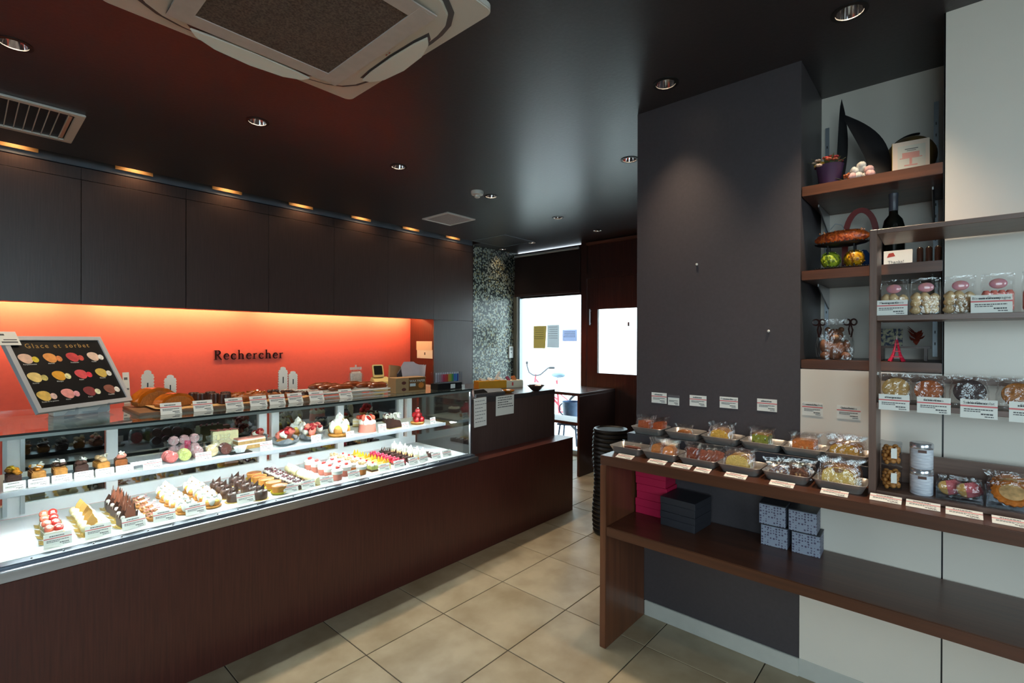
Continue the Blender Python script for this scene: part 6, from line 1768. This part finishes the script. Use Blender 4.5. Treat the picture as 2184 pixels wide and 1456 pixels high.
for k, (l, (a, b, z1, z0), c) in enumerate(M_note):
    o = put('window_notice', MB().vprism([(b, z0), (a+(.0 if k else -.03*0), z0), (a, z1), (b-(.02 if k == 0 else 0), z1)], .0008, (5.0300, 0, 0), R(90)).mesh('window_notice'), paper_sheet('note_%d' % k, c, .4))
    tag(o, l, 'notice', 'notices on the window')
    p_ = MB(); rnd = random.Random(k)
    for j in range(6):
        yy = b+.03
        while yy < a-.03:
            w = rnd.uniform(.008, .02); p_.box(5.0286, 5.0289, yy, yy+w, z1-.03-.028*j if k < 2 else z1-.03-.02*j, (z1-.03-.028*j if k < 2 else z1-.03-.02*j)+.006); yy += w+.006
        if k == 2 and j == 3: break
    p_.build('handwriting', M_ink, o)['kind'] = 'stuff'

# ---- outside: bicycle, stool and bucket
t = thing('bicycle', 'red city bicycle parked outside the entrance window', 'bicycle', (6.3, 4.60, -.02))
M_bike = mat('bike_red', (214, 70, 84), .35); M_rub = mat('tyre_rubber', (48, 48, 52), .7)
for y in (.62, -.45):
    w = MB().torus((0, y, .33), .30, .022, 36, 8, (0, R(90), 0)).build('wheel', M_rub, t, True)
    MB().torus((0, y, .33), .275, .008, 36, 6, (0, R(90), 0)).build('rim', M_chrome, w, True)
    sp = MB()
    for k in range(16): a = k*PI/8; sp.tube([(0, y, .33), (0, y+.27*math.cos(a), .33+.27*math.sin(a))], .0015, 4)
    sp.build('spokes', M_chrome, w)
MB().tube([(0, .50, .80), (0, .0, .40), (0, -.02, .33)], .018).tube([(0, .49, .70), (0, .04, .50)], .016).tube([(0, .0, .28), (0, .05, .80)], .016).tube([(0, .0, .30), (0, -.45, .33)], .012).tube([(0, .04, .62), (0, -.45, .33)], .010).build('frame', M_bike, t, True)
MB().tube([(0, .62, .33), (0, .52, .62), (0, .48, .88)], .014).build('fork', M_bike, t, True)
hb = MB().tube([(-.05, .63, 1.07), (-.05, .625, 1.0), (-.04, .59, .90), (-.02, .52, .86), (0, .46, .855), (.02, .40, .87), (.04, .33, .93), (.05, .26, .985), (.06, .20, .99)], .013).build('handlebar', mat('dark_bar', (70, 72, 78), .4), t, True)
MB().tube([(-.05, .632, 1.085), (-.05, .63, 1.04)], .019).build('grip', M_rub, hb, True)
MB().tube([(.055, .24, .988), (.065, .15, .99)], .019).build('grip', M_rub, hb, True)
blob(MB(), (0, .02, .885), (.07, .13, .045), 3, 16, 8, .04).build('saddle', mat('blue_grey_saddle', (110, 134, 150), .5), t, True)
MB().tube([(0, .04, .80), (0, .03, .87)], .012).build('seat_post', M_steelv, t, True)
t = thing('folding_stool', 'low dark metal stool outside the window', 'stool', (5.62, 3.92, -.02), R(20))
M_dm = mat('dark_blue_metal', (52, 66, 88), .4, .4)
MB().box(-.16, .16, -.14, .14, .275, .30).build('seat', M_dm, t, bev=.004)
for sx in (-.13, .13):
    for sy in (-.12, .12): MB().tube([(sx*.9, sy*.9, .274), (sx*1.15, sy*1.15, 0)], .012).build('leg', M_dm, t, True)
MB().tube([(-.13, -.12, .12), (.13, -.12, .22)], .007).tube([(.13, -.12, .12), (-.13, -.12, .22)], .007).build('cross_brace', M_dm, t, True)
t = thing('bucket', 'dark blue bucket with handle standing on the outdoor stool', 'bucket', (5.62, 3.90, .2803))
MB().lathe([(.095, 0), (.10, .006), (.125, .285), (.128, .29), (.12, .288), (.096, .012)], 26, cap=True).build('pail', mat('blue_enamel', (60, 86, 120), .35, var=.3, scale=14), t, True)
MB().torus((0, .115, .17), .085, .010, 20, 6, (0, R(90), 0), -.2, 3.4).build('handle', M_dm, t, True)
t = thing('street_sign', 'pale signboard standing outside the door', 'signboard', (7.6, 4.75, -.02), R(30))
MB().box(-.22, .22, 0, .03, .3, 1.9).build('board', mat('sign_board', (232, 234, 236), .6), t)
for (z_, h) in ((1.62, .03), (1.30, .06), (.98, .05)): MB().box(-.16, .10, -.002, -.0005, z_, z_+h).build('dark_line', M_ink, t)
for sx in (-.2, .2): MB().box(sx-.02, sx+.02, 0, .03, 0, .299).build('leg', M_alu, t)
